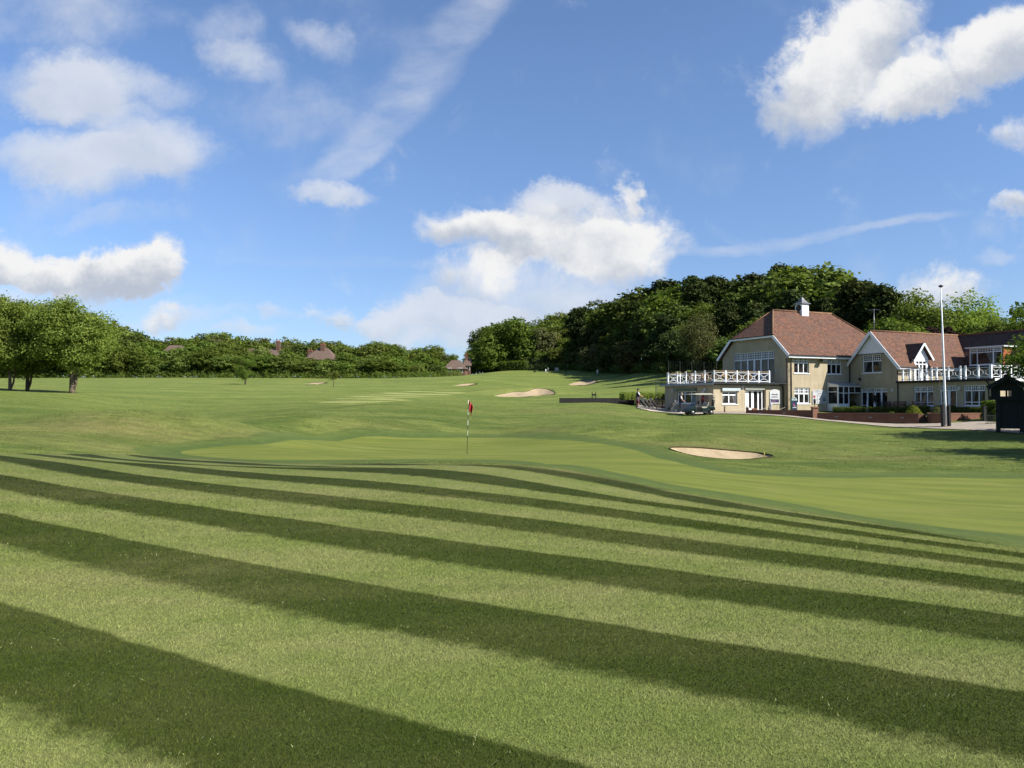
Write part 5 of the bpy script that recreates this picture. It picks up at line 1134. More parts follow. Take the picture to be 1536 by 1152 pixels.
# net fence behind the terrace
def netfence(name, label, a, b, h, n_, mesh=.35, drop=0):
    o = thing(name, label, 'fence', a); v = Vector(b)-Vector(a); mb = MB()
    for i in range(n_+1): p = v*i/n_; mb = MB(); mb.tube([p+Vector((0,0,-.3)), p+Vector((0,0,h))], .03, 6); mb.build('post', greenp, o)
    mb = MB(); L = v.length; k = int(L/mesh)
    mb.bar(Vector((0,0,h-.03)), v+Vector((0,0,h-.03)), .03)
    for i in range(int(h/mesh)): mb.bar(Vector((0,0,h-.03-i*mesh)), v+Vector((0,0,h-.03-i*mesh)), .012)
    for i in range(k): p = v*i/k; mb.bar(p+Vector((0,0,drop)), p+Vector((0,0,h-.03)), .012)
    mb.build('netting', greenp, o); return o
fa_ = onpt(1003,575,90); fb_ = onpt(1075,575,84); netfence('net_fence', 'tall dark green ball-stop netting behind the left roof terrace', fa_, fb_, at(1003,541,90).z-fa_.z, 4)
fp = onpt(984,609,75); netfence('net_fence', 'dark green netting pole and low net at the left end of the patio', fp, onpt(1003,609,82), at(984,567,75).z-fp.z, 1)
nf = onpt(790,557,228); netfence('practice_net', 'dark green practice net cage against the hillside wood', nf, nf+Vector((8.5,-2,0)), at(790,537.5,228).z-nf.z, 3, .3)
hq = onpt(752,557,236); hedge('rough_hedge', 'rough light green hedge left of the practice net', 'hedge', hq, onpt(792,557,232), 2.2, 2.6, leaf_mid, 15, .22, 46, lump=.3)
# ------------------------------------------------------------------ flagpole
fp = onpt(1419,638,58.5); pole = thing('flagpole', 'tall white flagpole leaning slightly left out of a black timber foot', 'flagpole', fp)
tp = at(1411.2,431,58.5)-fp; k = tp*(1/tp.z); mb = MB(); rings = [(0.15, .092), (2, .088), (5, .076), (7.5, .062), (7.55, .05), (tp.z, .035)]
mb.tube([k*z for z, r in rings], [r for z, r in rings], 12); mb.build('pole', white, pole)
mb = MB(); mb.lathe([(.05, 0), (.16, .05), (.17, .12), (.05, .18)], 12, tp); mb.build('truck', blackp, pole)
mb = MB(); [mb.box(x0, x0+.13, -.16, .16, -.1, 1.65) for x0 in (-.29, .17)]; mb.box(-.16, .17, .05, .14, .25, .45); mb.box(-.16, .17, .05, .14, 1.3, 1.5)
for v in mb.bm.verts: v.co.x += k.x*v.co.z
mb.build('foot_posts', blackp, pole)
mb = MB(); mb.tube([k*1.2+Vector((-.14,-.1,0)), k*3+Vector((-.42,-.1,0)), k*5+Vector((-.30,-.08,0)), k*7.4+Vector((-.06,0,0))], .008, 4); mb.build('halyard', simple('rope', (.5, .48, .42)), pole)
# ------------------------------------------------------------------ timber shelter at the right
sh = thing('timber_shelter', 'dark green timber lychgate-like stand with a gabled roof and trellis panel', 'shelter', onpt(1515,650,53), R(-31))
z0 = sh.location.z; sx = lambda px: (px-1515)/FPX*53; szz = lambda py: at(1515,py,53).z-z0
mb = MB(); xl, xr = sx(1500), sx(1531)
for x in (xl-.12, xr-.12):
    for y in (0, 1.1): mb = MB(); mb.box(x, x+.26, y-.12, y+.12, -.2, szz(600)); mb.build('post', greenp, sh)
mb = MB(); mb.box(sx(1489.5), sx(1536), -.22, 1.35, szz(600), szz(596)); mb.box(sx(1489), sx(1536.5), -.26, 1.4, szz(597), szz(594.5))
xa, xb, zt_, zb_ = sx(1491.5), sx(1533.5), szz(583.5), szz(594.5)
for y0 in (-.14, 1.2):
    mb.box(xa, xb, y0, y0+.06, zt_-.10, zt_)
    for px in (1491.5, 1496, 1501.5, 1510.5, 1518.5, 1526, 1532): mb.box(sx(px), sx(px)+.09, y0+.003, y0+.055, zb_, zt_-.1)
mb.box(sx(1492), sx(1503), -.12, -.10, zb_, zt_-.1); mb.box(sx(1519), sx(1533), -.12, -.10, zb_, zt_-.1); mb.build('louvre_box', greenp, sh)
mb = MB(); ap = szz(564); el_ = szz(580.5); xm = sx(1512.5)
mb.slab([(sx(1486.5), -.5, el_), (xm, -.5, ap), (xm, 1.6, ap), (sx(1486.5), 1.6, el_)], .09); mb.slab([(xm, -.5, ap), (sx(1538.5), -.5, el_), (sx(1538.5), 1.6, el_), (xm, 1.6, ap)], .09)
mb.build('shelter_roof', greenp, sh)
mb = MB(); mb.bar((sx(1486.5),-.54,el_-.08),(xm,-.54,ap-.08), .06, .28); mb.bar((xm,-.542,ap-.08),(sx(1538.5),-.542,el_-.08), .06, .28); mb.bar((xm,-.55,ap-.3),(xm,-.55,ap+.28), .09)
mb.build('bargeboard', greenp, sh)
mb = MB(); mb.slab([(sx(1490.5), -.13, zt_), (sx(1534.5), -.13, zt_), (xm, -.13, ap-.2)], .05); mb.build('gable_boarding', greenp, sh)
mb = MB(); x0_, x1_ = xl+.14, xr-.12; mb.box(x0_, x1_, -.02, .04, szz(643), szz(636)); mb.box(x0_, x1_, -.02, .04, szz(604), szz(600))
for i in range(12): z = szz(636)+(szz(604)-szz(636))*(i+.5)/12; mb.box(x0_, x1_, -.01, .02, z-.062, z+.062)
for i in range(5): x = x0_+(x1_-x0_)*(i+.5)/5; mb.box(x-.05, x+.05, .021, .045, szz(636), szz(604))
mb.build('trellis_panel', greenp, sh)
# railing and grit bin beside the hedge
ra = onpt(1479,640,58); rl = thing('low_railing', 'low dark railing between the drive and the timber shelter', 'railing', ra); mb = MB()
for i in range(14): mb.bar((i*.11,0,-.1),(i*.11,0,.72), .02)
mb.bar((0,0,.7),(1.45,0,.7), .035); mb.bar((0,0,.12),(1.45,0,.12), .03); mb.build('rails', greenp, rl)
rb = thing('timber_post', 'stout dark timber post at the right end of the sunlit brick wall', 'post', onpt(1477,641,59.5)); mb = MB(); mb.box(-.1,.1,-.1,.1,-.2,1.15); mb.box(-.12,.12,-.12,.12,1.15,1.2); mb.build('post', blackp, rb)
mb = MB(); mb.bar((.1,0,.9),(.7,.05,.35), .07); mb.build('brace', blackp, rb)
lat = thing('lattice_post', 'slim climbing lattice beside the right leg of the timber shelter', 'trellis', onpt(1533,651,51.5)); mb = MB()
[mb.bar((x,0,-.1),(x,0,2.0), .035) for x in (-.12,.12)]; [mb.bar((-.13,0,.15+i*.2),(.13,0,.15+i*.2), .03) for i in range(10)]; mb.build('lattice', greenp, lat)
# ------------------------------------------------------------------ golf flags and markers
red_cloth = simple('red_cloth', (.50, .015, .02), .7, .25, 4); white_cloth = simple('white_cloth', (.7, .7, .68), .7)
m, t, b, o = mat('banded_pole'); tc = t.new('ShaderNodeTexCoord').outputs['Object']; s3 = t.new('ShaderNodeSeparateXYZ'); t.put(s3.inputs[0], tc); bn = t.m('GREATER_THAN', t.m('FRACT', t.m('DIVIDE', t.m('ADD', s3.outputs[2], -.10), .42)), .5)
t.put(b.inputs['Base Color'], t.mix(t.m('MULTIPLY', bn, t.m('GREATER_THAN', s3.outputs[2], .62)), (.03, .028, .025), (.72, .72, .62))); banded = m
def pin(loc, label, cloth, h=2.15, lean=.05, seed=1, limp=True, rad=.011):
    o = thing('golf_flag', label, 'flag', loc); mb = MB(); mb.tube([(0,0,-.02),(lean*.7,0,h*.6),(lean,0,h)], [rad, rad, rad*.8], 6); mb.build('pin', banded, o)
    # limp cloth hanging in folds from the top of the pin
    nx, nz = 14, 12; Vv = []; Wd, Hd = .46, .38
    for j in range(nz+1):
        for i in range(nx+1):
            u, v_ = i/nx, j/nz; x = lean+.01+u*.17*(1-.25*v_)+.02*math.sin(u*9+v_*2); y = .06*math.sin(u*12)*(u**.5)
            z = h-.01-v_*Hd-u**1.3*.26-.02*math.sin(u*8); Vv.append((x, y, z))
    F_ = [(j*(nx+1)+i, j*(nx+1)+i+1, (j+1)*(nx+1)+i+1, (j+1)*(nx+1)+i) for j in range(nz) for i in range(nx)]
    me = npmesh('cloth', np.array(Vv), np.array(F_), cloth, None, True); c_ = link('cloth', me, o); md = c_.modifiers.new('s', 'SOLIDIFY'); md.thickness = .004
    mb = MB(); mb.lathe([(.055,-.06),(.055,.004),(.05,.004)], 14); mb.build('cup', blackp, o); return o
pin(gp(700.5,681), 'red flag hanging limp on a banded pin in the near green', red_cloth)
pin(onpt(821.5,577,196), 'white flag on a striped pin on the far upper green', white_cloth, rad=.03)
def marker(px, Y, label, w_=.2, h=.5, mt=white, shape='box'):
    o = thing('tee_marker', label, 'marker', onpt(px, 560, Y)); mb = MB()
    if shape == 'box': mb.lathe([(w_*.5, -.1), (w_*.5, h*.85), (w_*.3, h)], 8)
    else: mb.box(-w_/2, w_/2, -.05, .05, h*.35, h); mb.box(-w_*.1, w_*.1, -.04, .04, -.1, h*.35)
    mb.build('body', mt, o); return o
marker(835, 214, 'pale board sign on the brow below the wood', 1.0, 1.2, metalg, 'sign'); marker(818.5, 214, 'small white topped post on the brow, left of the pale board', .28, .9, white)
marker(848.5, 212, 'small dark post on the brow right of the pale board', .25, .6, blackp); marker(802, 214, 'low dark double box on the brow at the practice net', .9, .45, blackp, 'sign')
marker(896, 196, 'white post sign at the dark edge of the wood', .4, 1.1, white, 'sign'); marker(994, 96, 'little white marker on the slope beside the terrace roof', .16, .5, white)
stk = thing('bunker_stake', 'short yellow stake at the right lip of the near bunker', 'stake', gp(1147,687)); mb = MB(); mb.tube([(0,0,-.05),(-.02,0,.27)], .018, 6); mb.build('stake', simple('yellow_paint', (.62, .46, .04), .5), stk)
# ------------------------------------------------------------------ people
def person(label, loc, rotz, pose, cols, cap=None, h=1.75, hair=(.10, .07, .05), shorts=False, group=None):
    """one skinned body; materials are given to the faces by where they lie"""
    o = thing('person', label, 'person', loc, rotz); s_ = h/1.75
    J = {'pel': (0,0,.93), 'abd': (0,0,1.08), 'che': (0,.0,1.28), 'nec': (0,0,1.46), 'hd0': (0,-.01,1.54), 'hd1': (0,-.015,1.64), 'hd2': (0,0,1.72)}
    rad = {'pel': .135, 'abd': .125, 'che': .15, 'nec': .055, 'hd0': .075, 'hd1': .095, 'hd2': .06}
    E = [('pel','abd'),('abd','che'),('che','nec'),('nec','hd0'),('hd0','hd1'),('hd1','hd2')]
    for sd_, sg2 in (('l', 1), ('r', -1)):
        P_ = pose[sd_]
        for nm, base, r_ in (('sho', (.18*sg2, 0, 1.40), .062), ('elb', P_['elb'], .045), ('wri', P_['wri'], .030), ('plm', P_['plm'], .034), ('hip', (.09*sg2, 0, .88), .10), ('kne', P_['kne'], .065), ('ank', P_['ank'], .042), ('toe', P_['toe'], .038)):
            J[nm+sd_] = base; rad[nm+sd_] = r_
        E += [('che','sho'+sd_),('sho'+sd_,'elb'+sd_),('elb'+sd_,'wri'+sd_),('wri'+sd_,'plm'+sd_),('pel','hip'+sd_),('hip'+sd_,'kne'+sd_),('kne'+sd_,'ank'+sd_),('ank'+sd_,'toe'+sd_)]
        w_ = Vector(P_['wri']); p_ = Vector(P_['plm']); d = (p_-w_).normalized(); sdv = d.cross(Vector((0, 1, .2))).normalized()
        for i, (off, ln) in enumerate([(-.028,.062),(-.010,.075),(.010,.070),(.028,.055),(.045,.045)]):
            a = p_+sdv*off+d*(.01 if i < 4 else -.03); b = a+d*ln*.55+sdv*(.012 if i == 4 else 0); c_ = b+d*ln*.4+Vector((0,-.015,0))
            for q, (pt, rr) in enumerate([(a, .010), (b, .009), (c_, .007)]): J['f%d%d%s' % (i, q, sd_)] = tuple(pt); rad['f%d%d%s' % (i, q, sd_)] = rr
            E += [('plm'+sd_, 'f%d0%s' % (i, sd_)), ('f%d0%s' % (i, sd_), 'f%d1%s' % (i, sd_)), ('f%d1%s' % (i, sd_), 'f%d2%s' % (i, sd_))]
    lean = pose.get('lean', 0); names = list(J); 
    def L_(p):
        p = Vector(p); 
        if p.z > .95 : p.y -= (p.z-.95)*lean
        return p*s_
    me = bpy.data.meshes.new('body'); me.from_pydata([L_(J[n_]) for n_ in names], [(names.index(a), names.index(b)) for a, b in E], [])
    ob = link('body', me); md = ob.modifiers.new('k', 'SKIN'); md.use_smooth_shade = True; sk = me.skin_vertices[0].data
    for i, n_ in enumerate(names): sk[i].radius = (rad[n_]*s_*(1.34 if n_ in ('che', 'pel', 'abd') else 1 if n_[0] == 'f' or n_[:2] in ('hd', 'pl', 'wr') else 1.22), rad[n_]*s_*(1.05 if n_ in ('che', 'pel', 'abd') else 1 if n_[0] == 'f' or n_[:2] in ('hd', 'pl', 'wr') else 1.22)); sk[i].use_root = n_ == 'pel'
    md2 = ob.modifiers.new('s', 'SUBSURF'); md2.levels = 1; md2.render_levels = 1
    dg = bpy.context.evaluated_depsgraph_get(); me2 = bpy.data.meshes.new_from_object(ob.evaluated_get(dg)); bpy.data.objects.remove(ob); me2.name = 'body'
    me2.materials.clear(); [me2.materials.append(c_) for c_ in (skin_m, cols[0], cols[1], cols[2], cols[3])]
    SH, HP = [Vector(J['sho'+k_])*s_ for k_ in 'lr'], .97*s_
    for p in me2.polygons:
        c_ = p.center/s_; arm = min((Vector(J['elb'+k_])-c_).length for k_ in 'lr') if abs(c_.x) > .2 or abs(c_.y) > .15 else 9
        z = c_.z; k_ = 1
        if z > 1.47: k_ = 0
        elif z > .955 and arm > 5: k_ = 1
        elif z > .7 and (abs(c_.x) > .2 or abs(c_.y) > .16): k_ = 4 if z > 1.22 else (0 if cols[3] is not cols[4] else 4)
        elif z < .11: k_ = 3
        elif z < .43 and shorts: k_ = 0
        else: k_ = 2 if z <= .955 else 1
        if z < .11: k_ = 3
        p.material_index = k_
    link('body', me2, o)
    hp = L_((0, -.012, 1.635)); mb = MB(); bmesh.ops.create_uvsphere(mb.bm, u_segments=18, v_segments=12, radius=.104*s_)
    for v in mb.bm.verts:
        v.co.x *= .80; v.co.z *= 1.2; v.co += hp
    keep = [v for v in mb.bm.verts if v.co.y < hp.y-.045*s_ and v.co.z < hp.z+.05*s_]; keep += [v for v in mb.bm.verts if v.co.z < hp.z-.055*s_ and v not in keep]
    bmesh.ops.delete(mb.bm, geom=keep, context='VERTS'); [setattr(f, 'smooth', True) for f in mb.bm.faces]
    mb.build('hair', simple('hair_%d' % len(MATS), hair, .8), o)
    mb = MB()
    for sx_ in (-1, 1):
        mb.box(hp.x+sx_*.032*s_-.010, hp.x+sx_*.032*s_+.010, hp.y-.100*s_, hp.y-.088*s_, hp.z-.002, hp.z+.010); mb.box(hp.x+sx_*.085*s_-.008, hp.x+sx_*.085*s_+.008, hp.y-.015, hp.y+.015, hp.z-.035, hp.z+.03)
    mb.box(hp.x-.022, hp.x+.022, hp.y-.098*s_, hp.y-.086*s_, hp.z-.066, hp.z-.058); mb.bar((hp.x, hp.y-.09*s_, hp.z+.01), (hp.x, hp.y-.118*s_, hp.z-.03), .024); mb.build('face', simple('face_%d' % len(MATS), (.30, .17, .12), .6), o)
    if cap:
        mb = MB(); mb.lathe([(.106*s_, 0), (.108*s_, .04), (.085*s_, .09), (.03, .112)], 16, hp+Vector((0, .005, .045*s_))); mb.slab([hp+Vector((-.075,-.07,.055)), hp+Vector((.075,-.07,.055)), hp+Vector((.05,-.19,.045)), hp+Vector((-.05,-.19,.045))], .012); mb.build('cap', cap, o)
    return o
skin_m = simple('skin', (.46, .27, .19), .55, .06); navy = simple('navy_cloth', (.012, .014, .035), .9); navy2 = simple('navy_trousers', (.016, .018, .035), .9); burg = simple('burgundy_shorts', (.22, .015, .05), .9); wsh = simple('white_shoes', (.6, .6, .6), .5); wht = simple('white_sleeve', (.72, .70, .70), .8); char = simple('charcoal_cloth', (.018, .018, .02), .9); redc = simple('red_shirt', (.26, .02, .03), .9); yel = simple('cream_sleeve', (.62, .58, .42), .8)
def pose(ea=(.22,-.12,1.14), wa=(.18,-.36,1.08), eb=(-.22,-.12,1.14), wb=(-.18,-.36,1.08), kl=(.1,-.03,.48), al=(.1,.02,.08), kr=(-.1,-.03,.48), ar=(-.1,.02,.08), lean=0.05):
    def hand(e, w_): d = (Vector(w_)-Vector(e)).normalized(); return tuple(Vector(w_)+d*.07)
    return {'lean': lean, 'l': dict(elb=ea, wri=wa, plm=hand(ea, wa), kne=kl, ank=al, toe=(al[0]+.01, al[1]-.16, .04)), 'r': dict(elb=eb, wri=wb, plm=hand(eb, wb), kne=kr, ank=ar, toe=(ar[0]-.01, ar[1]-.16, .04))}
DOWN = dict(ea=(.25,.02,1.12), wa=(.25,-.08,.88), eb=(-.25,.02,1.12), wb=(-.25,-.08,.88))
pA = onpt(956.5,612,73.5); person('person in a dark vest, white sleeves, burgundy shorts and black cap pushing a trolley', pA, R(100), pose(), (navy, burg, wsh, wht, skin_m), blackp, 1.80, shorts=True)
pB = onpt(1020.5,617.5,70.3); person('grey haired person in navy clothes with a white sleeve standing by a golf bag', pB, R(75), pose(wa=(.12,-.30,1.02), wb=(-.12,-.30,1.02), lean=.18), (navy, navy2, wsh, wht, yel), None, 1.82, (.45, .42, .38))
pC = onpt(1054,618,71.8); person('person in a red and dark top with a white cap behind the golf cart', pC, R(70), pose(wa=(.1,-.34,1.1), lean=.05), (redc, char, blackp, redc, skin_m), white, 1.88)
pD = bl(7.55, -3.25, 0.03); person('person in black walking through the double doors under the second gable', pD, R(-75), pose(**DOWN, kl=(.1,-.12,.5), al=(.1,-.14,.08), kr=(-.1,.06,.47), ar=(-.1,.2,.09)), (char, char, blackp, char, char), None, 1.78, (.3, .28, .26))
# ------------------------------------------------------------------ golf cart (points along -x)
cartg = simple('cart_green', (.003, .020, .016), .4, .05, spec=.3); cream = simple('cart_cream', (.66, .63, .50), .45, .08); tyre = simple('tyre_rubber', (.012, .012, .012), .8); seatm = simple('seat_vinyl', (.55, .50, .38), .6); greyp = simple('grey_plastic', (.06, .062, .065), .6)
cart = thing('golf_cart', 'dark green golf cart with a cream roof parked on the grass edge facing left', 'golf cart', onpt(1049,623.5,67.0), R(12))
cart.location.z += .0
def prof(mb, pts, y0, y1):
    a = [mb.bm.verts.new((x, y0, z)) for x, z in pts]; b = [mb.bm.verts.new((x, y1, z)) for x, z in pts]; n_ = len(pts); mb.bm.faces.new(a); mb.bm.faces.new(b[::-1])
    for i in range(n_): mb.bm.faces.new((a[i], a[(i+1) % n_], b[(i+1) % n_], b[i]))
mb = MB(); prof(mb, [(-1.18,.28),(-1.20,.45),(-1.12,.58),(-.80,.74),(-.60,.80),(-.52,.62),(-.52,.30),(-.58,.24),(-.66,.46),(-.88,.50),(-1.05,.40),(-1.12,.24)], -.56, .56); body = mb.build('body', cartg, cart, bevel=.02)
mb = MB(); prof(mb, [(.02,.30),(.02,.60),(.30,.60),(.48,.66),(.70,.76),(1.10,.76),(1.19,.62),(1.19,.42),(1.10,.42),(1.0,.53),(.80,.57),(.62,.50),(.52,.36),(.45,.28)], -.57, .57); mb.build('rear_body', cartg, cart, bevel=.02)
mb = MB(); prof(mb, [(-.58,.22),(.5,.22),(.5,.29),(-.54,.29)], -.56, .56); mb.box(-1.24, -1.14, -.5, .5, .24, .40); mb.build('floor_pan', greyp, cart)
mb = MB(); prof(mb, [(-.62,.80),(-.50,.86),(-.42,1.0),(-.36,1.0),(-.46,.60),(-.56,.60)], -.52, .52); mb.build('dashboard', greyp, cart)
mb = MB(); mb.box(.0, .52, -.5, .5, .60, .72); mb.build('seat', seatm, cart, bevel=.03)
mb = MB(); prof(mb, [(.46,.76),(.60,1.08),(.68,1.08),(.56,.74)], -.5, .5); mb.build('backrest', seatm, cart, bevel=.03)
mb = MB(); prof(mb, [(-.70,1.76),(-.60,1.80),(-.2,1.84),(.75,1.84),(.98,1.79),(1.0,1.74),(.9,1.72),(-.62,1.72)], -.60, .60); mb.build('canopy', cream, cart, bevel=.02)
mb = MB()
for y in (-.5, .5): mb.tube([(-.55,y,.80),(-.40,y,1.3),(-.38,y,1.73)], .018, 6); mb.tube([(.92,y,.74),(.88,y,1.73)], .018, 6)
mb.build('canopy_frame', blackp, cart)
m, t, b, o_ = mat('clear_screen'); t.put(b.inputs['Base Color'], (.06, .08, .10, 1)); b.inputs['Roughness'].default_value = .15; b.inputs['Specular IOR Level'].default_value = .2; b.inputs['Alpha'].default_value = .4
mb = MB(); mb.slab([(-.57,-.48,.84),(-.41,-.48,1.70),(-.41,.48,1.70),(-.57,.48,.84)], .012); mb.build('windscreen', m, cart)
for (x, y) in ((-.86,-.50),(-.86,.50),(.82,-.50),(.82,.50)):
    s_ = 1 if y > 0 else -1; mb = MB(); mb.lathe([(.12,-.09),(.20,-.09),(.225,-.06),(.225,.06),(.20,.09),(.12,.09)], 20, (x, y, .225), 'Y'); wh = mb.build('wheel', tyre, cart)
    mb = MB(); mb.lathe([(.02,-.088),(.125,-.095),(.13,.095),(.02,.088)], 12, (x, y, .225), 'Y'); mb.build('rim', metalg, wh)
mb = MB(); mb.tube([(-.42,-.25,.95),(-.22,-.25,1.05)], .018, 6); mb.lathe([(.15,-.012),(.17,0),(.15,.012)], 16, (-.20,-.25,1.06), 'X'); mb.build('steering_wheel', blackp, cart)
def golf_bag(parent, base, lean, r=.12, L=.85, mt=None, clubs=True, seed=1):
    rn2 = random.Random(seed); b0 = Vector(base); d = Vector(lean).normalized(); mb = MB(); mb.tube([b0, b0+d*.05, b0+d*L*.6, b0+d*L], [r*.9, r, r*1.05, r*1.15], 10); bg_ = mb.build('bag', mt or blackp, parent)
    if clubs:
        mb = MB()
        for i in range(7):
            a = rn2.uniform(0, 6.28); o2 = Vector((math.cos(a), math.sin(a), 0))*r*.6; t_ = b0+d*(L+rn2.uniform(.12, .3))+o2; mb.tube([b0+d*L*.8+o2, t_], .008, 4); mb.lathe([(.012, 0), (.035, .02), (.04, .05), (.015, .08)], 8, t_)
        mb.build('clubs', metalg, bg_)
    return bg_
golf_bag(cart, (1.08,-.25,.45), (.12,0,1), seed=4); 
palem = simple('pale_metal', (.22, .23, .24), .4)
def trolley(label, loc, rotz, seed, bag=True, group=None, mt=None):
    o = thing('golf_trolley', label, 'golf trolley', loc, rotz, group); mb = MB()
    mb.tube([(-.55,0,.16),(0,0,.42),(.40,0,.92),(.62,0,1.02)], .016, 6); mb.tube([(0,0,.42),(.12,-.32,.16)], .013, 6); mb.tube([(0,0,.42),(.12,.32,.16)], .013, 6); mb.tube([(.12,-.32,.16),(.12,.32,.16)], .012, 6)
    mb.tube([(.62,-.12,1.02),(.62,.12,1.02)], .018, 6); mb.build('frame', palem, o)
    for (x, y, r_) in ((.12,-.35,.16),(.12,.35,.16),(-.55,0,.13)):
        mb = MB(); n_ = 20; c_ = Vector((x, y, r_)); ring = [c_+Vector((math.cos(6.2832*i/n_)*r_, 0, math.sin(6.2832*i/n_)*r_)) for i in range(n_+1)]; mb.tube(ring, .018, 6, cap=False); wh = mb.build('wheel', tyre, o)
        mb = MB(); [mb.bar(c_, c_+Vector((math.cos(6.2832*i/6)*r_*.95, 0, math.sin(6.2832*i/6)*r_*.95)), .012) for i in range(6)]; mb.lathe([(.03,-.03),(.03,.03)], 8, c_, 'Y'); mb.build('spokes', palem, wh)
    if bag: golf_bag(o, (-.42,0,.30), (.75,0,.75), mt=mt, seed=seed, L=.80)
    return o
trolley('black golf bag on a trolley pushed by the person in burgundy shorts', onpt(962.5,614.5,72.0), R(-160), 2)
trolley('silver push trolley with a black bag parked second in the row on the patio', onpt(969.5,613.5,72.8), R(-150), 3, True)
trolley('empty silver push trolley parked third in the row on the patio', onpt(974.5,612.5,73.6), R(-140), 5, False)
trolley('silver push trolley with a black bag parked last in the row, nearest the net pole', onpt(980,611.5,74.3), R(-150), 6, True)
trolley('black golf bag on a trolley behind the person in navy', onpt(1009,615,71.2), R(15), 7, True)
# stand bag by the shop door, board sign, posts with rope
sb = thing('golf_bag', 'white and grey golf bag standing beside the shop door', 'golf bag', bl(-2.35,-.15,0)); golf_bag(sb, (0,0,.02), (.08,-.05,1), .13, .82, simple('white_bag', (.5,.5,.55), .6), seed=9)
ab = thing('pavement_sign', 'green framed pavement sign with a white arched top and dark poster', 'sign', bl(-.25,-1.0,0), R(25)); mb = MB(); mb.box(-.34,.34,-.06,.06,.08,1.02); fr_ = mb.build('frame', simple('sign_green', (.015,.10,.075), .5), ab)
mb = MB(); n_ = 12; pts = [(-.36,1.02),(.36,1.02)]+[(.30*math.cos(math.pi*i/n_), 1.10+.20*math.sin(math.pi*i/n_)) for i in range(n_+1)]
prof(mb, pts, -.075, .075); mb.build('arched_top', simple('pale_plastic', (.55,.66,.68), .4), ab)
mb = MB(); mb.box(-.16,.16,-.082,-.078,1.12,1.22); mb.build('slot', greyp, ab)
mb = MB(); mb.box(-.27,.27,-.068,-.062,.14,.98); mb.build('poster', simple('poster_dark', (.02,.025,.07), .4), ab)
mb = MB(); mb.lathe([(.13, -.002), (.13, .002)], 14, (-.08,-.071,.62), 'Y'); mb.build('poster_picture', simple('poster_magenta', (.28,.04,.14), .5), ab)
mb = MB(); mb.box(-.24,.22,-.073,-.069,.33,.39); mb.box(.02,.06,-.073,-.069,.33,.58); mb.build('poster_caption', board_w, ab)
rp = thing('rope_barrier', 'drooping white rope on short brown posts below the shop window', 'rope barrier', bl(-8.0,-.55,0), R(25)); mb = MB(); px_ = [0, 2.55, 5.1, 7.2]
for x in px_:
    mb = MB(); mb.tube([(x,0,-.2),(x,0,.52)], .065, 8); mb.build('post', simple('brown_post_%d' % int(x*10), (.16,.10,.06), .8), rp)
for a_, b_ in zip(px_, px_[1:]):
    mb = MB(); mb.tube([(a_+(b_-a_)*i/10, -.03, .44-.26*math.sin(math.pi*i/10)) for i in range(11)], .016, 6); mb.build('rope', simple('rope_%d' % int(a_*10), (.66,.62,.52), .8), rp)
bk = thing('planter_box', 'small terracotta box on the ground left of the shop door', 'planter', bl(-4.55,-.5,0)); mb = MB(); mb.box(-.2,.2,-.14,.14,-.05,.26); mb.box(-.23,.23,-.17,.17,.26,.31); mb.build('box', simple('terracotta', (.42,.17,.09), .8), bk)
bp_ = thing('potted_plant', 'dark potted plant beside the porch at the second gable', 'plant', bl(7.3,-.9,0)); mb = MB(); mb.lathe([(.16,0),(.22,.35),(.24,.38)], 12); mb.build('pot', greyp, bp_)
rng = np.random.default_rng(3); q = rng.normal(size=(60,3)); q /= np.linalg.norm(q, axis=1)[:, None]; V_, r_ = leaves(rng, q*np.array([.3,.3,.3])+np.array([0,0,.65]), q, 10, .05, .05); link('foliage', npmesh('foliage', V_, np.arange(len(V_)).reshape(-1,4), leaf_dark, {'rnd': r_}), bp_)
# benches under the gable and balcony windows
def bench(label, loc, rotz, mt, L=1.5):
    o = thing('garden_bench', label, 'bench', loc, rotz); mb = MB(); [mb.box(-L/2, L/2, -.22+i*.11, -.14+i*.11, .42, .45) for i in range(4)]; mb.build('seat', mt, o)
    mb = MB(); [mb.box(-L/2, L/2, .22, .25, .52+i*.11, .59+i*.11) for i in range(4)]; mb.build('backrest', mt, o)
    for x in (-L/2+.05, L/2-.05):
        for y in (-.2, .22): mb = MB(); mb.box(x-.03, x+.03, y-.03, y+.03, -.05, .42 if y < 0 else .95); mb.build('leg', mt, o)
        mb = MB(); mb.box(x-.035, x+.035, -.24, .24, .62, .66); mb.build('armrest', mt, o)
    return o
benchm = simple('teak', (.16,.085,.045), .7); bench('brown teak bench between the golden shrub and the downpipe', bl(7.45,-5.9,0), R(-65), benchm, 1.3); bench('brown teak bench under the left balcony wing window', bl(7.45,-7.9,0), R(-65), benchm, 1.4); bench('dark bench under the right door lights of the second gable', bl(7.4,-4.4,0), R(-65), blackp, 1.2)
# slim white posts in front of the doors
for i, (b_, a_) in enumerate([(6.2,-3.6),(6.25,-4.35)]):
    o = thing('white_post', ('slim white post before the gable doors, the taller left one', 'slim white post before the gable doors, with a dark knob on the right')[i], 'post', bl(b_, a_, 0)); mb = MB(); mb.tube([(0,0,-.1),(0,0,.85)], .035, 8); mb.build('shaft', white, o)
    mb = MB(); mb.lathe([(.04,.85),(.06,.9),(.02,.97)], 8); mb.build('knob', white if i == 0 else greyp, o)
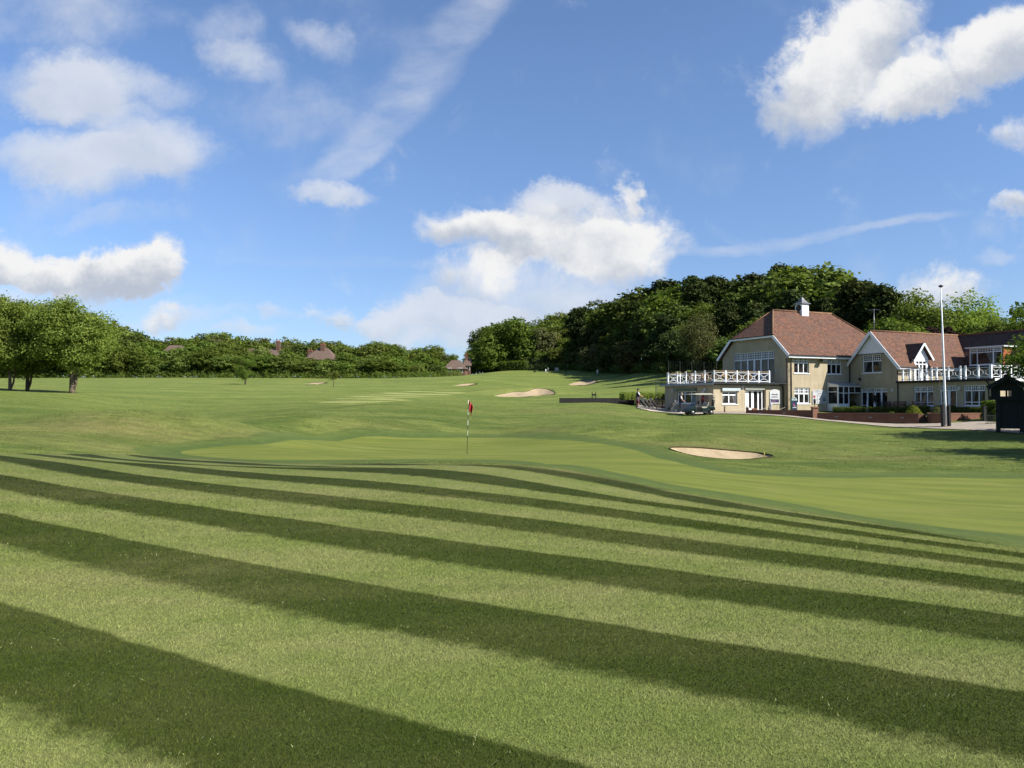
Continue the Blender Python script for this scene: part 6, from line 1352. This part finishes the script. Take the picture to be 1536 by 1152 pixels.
# ------------------------------------------------------------------ terrace furniture
def chair(label, loc, rotz, group):
    o = thing('wicker_chair', label, 'chair', loc, rotz, group); mb = MB(); mb.box(-.25,.25,-.25,.25,.40,.46); mb.build('seat', wicker, o)
    mb = MB(); prof(mb, [(.20,.42),(.26,.42),(.36,.92),(.30,.94)], -.26, .26); mb.build('backrest', wicker, o)
    for x in (-.22,.22):
        for y in (-.22,.22): mb = MB(); mb.tube([(x*1.1,y*1.1,0),(x,y,.41)], .022, 6); mb.build('leg', wicker, o)
    for y in (-.27,.27): mb = MB(); mb.bar((-.24,y,.64),(.28,y,.66), .05, .04); mb.bar((-.22,y,.42),(-.24,y,.64), .035); mb.build('armrest', wicker, o)
    return o
def table(label, loc, group):
    o = thing('terrace_table', label, 'table', loc, 0, group); mb = MB(); mb.lathe([(.45,.70),(.46,.74),(.44,.745)], 20); mb.build('tabletop', wicker, o)
    for a in (0, 1.57, 3.14, 4.71): mb = MB(); mb.tube([(math.cos(a+.7)*.34,math.sin(a+.7)*.34,0),(math.cos(a+.7)*.3,math.sin(a+.7)*.3,.70)], .022, 6); mb.build('leg', wicker, o)
    return o
z_ = 2.64; GT = 'wicker tables on the left terrace'; GC = 'wicker chairs on the left terrace'
for i, (x, y) in enumerate([(-6.9,2.3),(-4.2,2.1),(-6.6,5.2)]):
    nm = ('in the near left corner', 'midway along the sunny side', 'at the shaded back')[i]
    table('round wicker table %s of the left terrace' % nm, bl(x, y, z_), GT)
    for j, a in enumerate((15, 100, 195, 285)):
        chair('tan wicker chair %s of the terrace table %s' % (('right', 'behind', 'left', 'in front')[j], nm), bl(x+.85*math.cos(R(a)), y+.85*math.sin(R(a)), z_), R(a+25), GC)
chair('tan wicker chair alone near the gable doors on the left terrace', bl(-2.7,1.9,z_), R(200), GC)
um = thing('cushion', 'pale yellow cushion on a chair behind the sunny railing', 'cushion', bl(-6.05,1.75,z_+.46), R(30)); mb = MB(); bmesh.ops.create_uvsphere(mb.bm, u_segments=14, v_segments=10, radius=.25)
for v in mb.bm.verts: v.co.y *= .35; v.co.z = v.co.z*.95+.22
mb.build('cover', simple('cushion_cloth', (.72,.60,.26), .9), um)
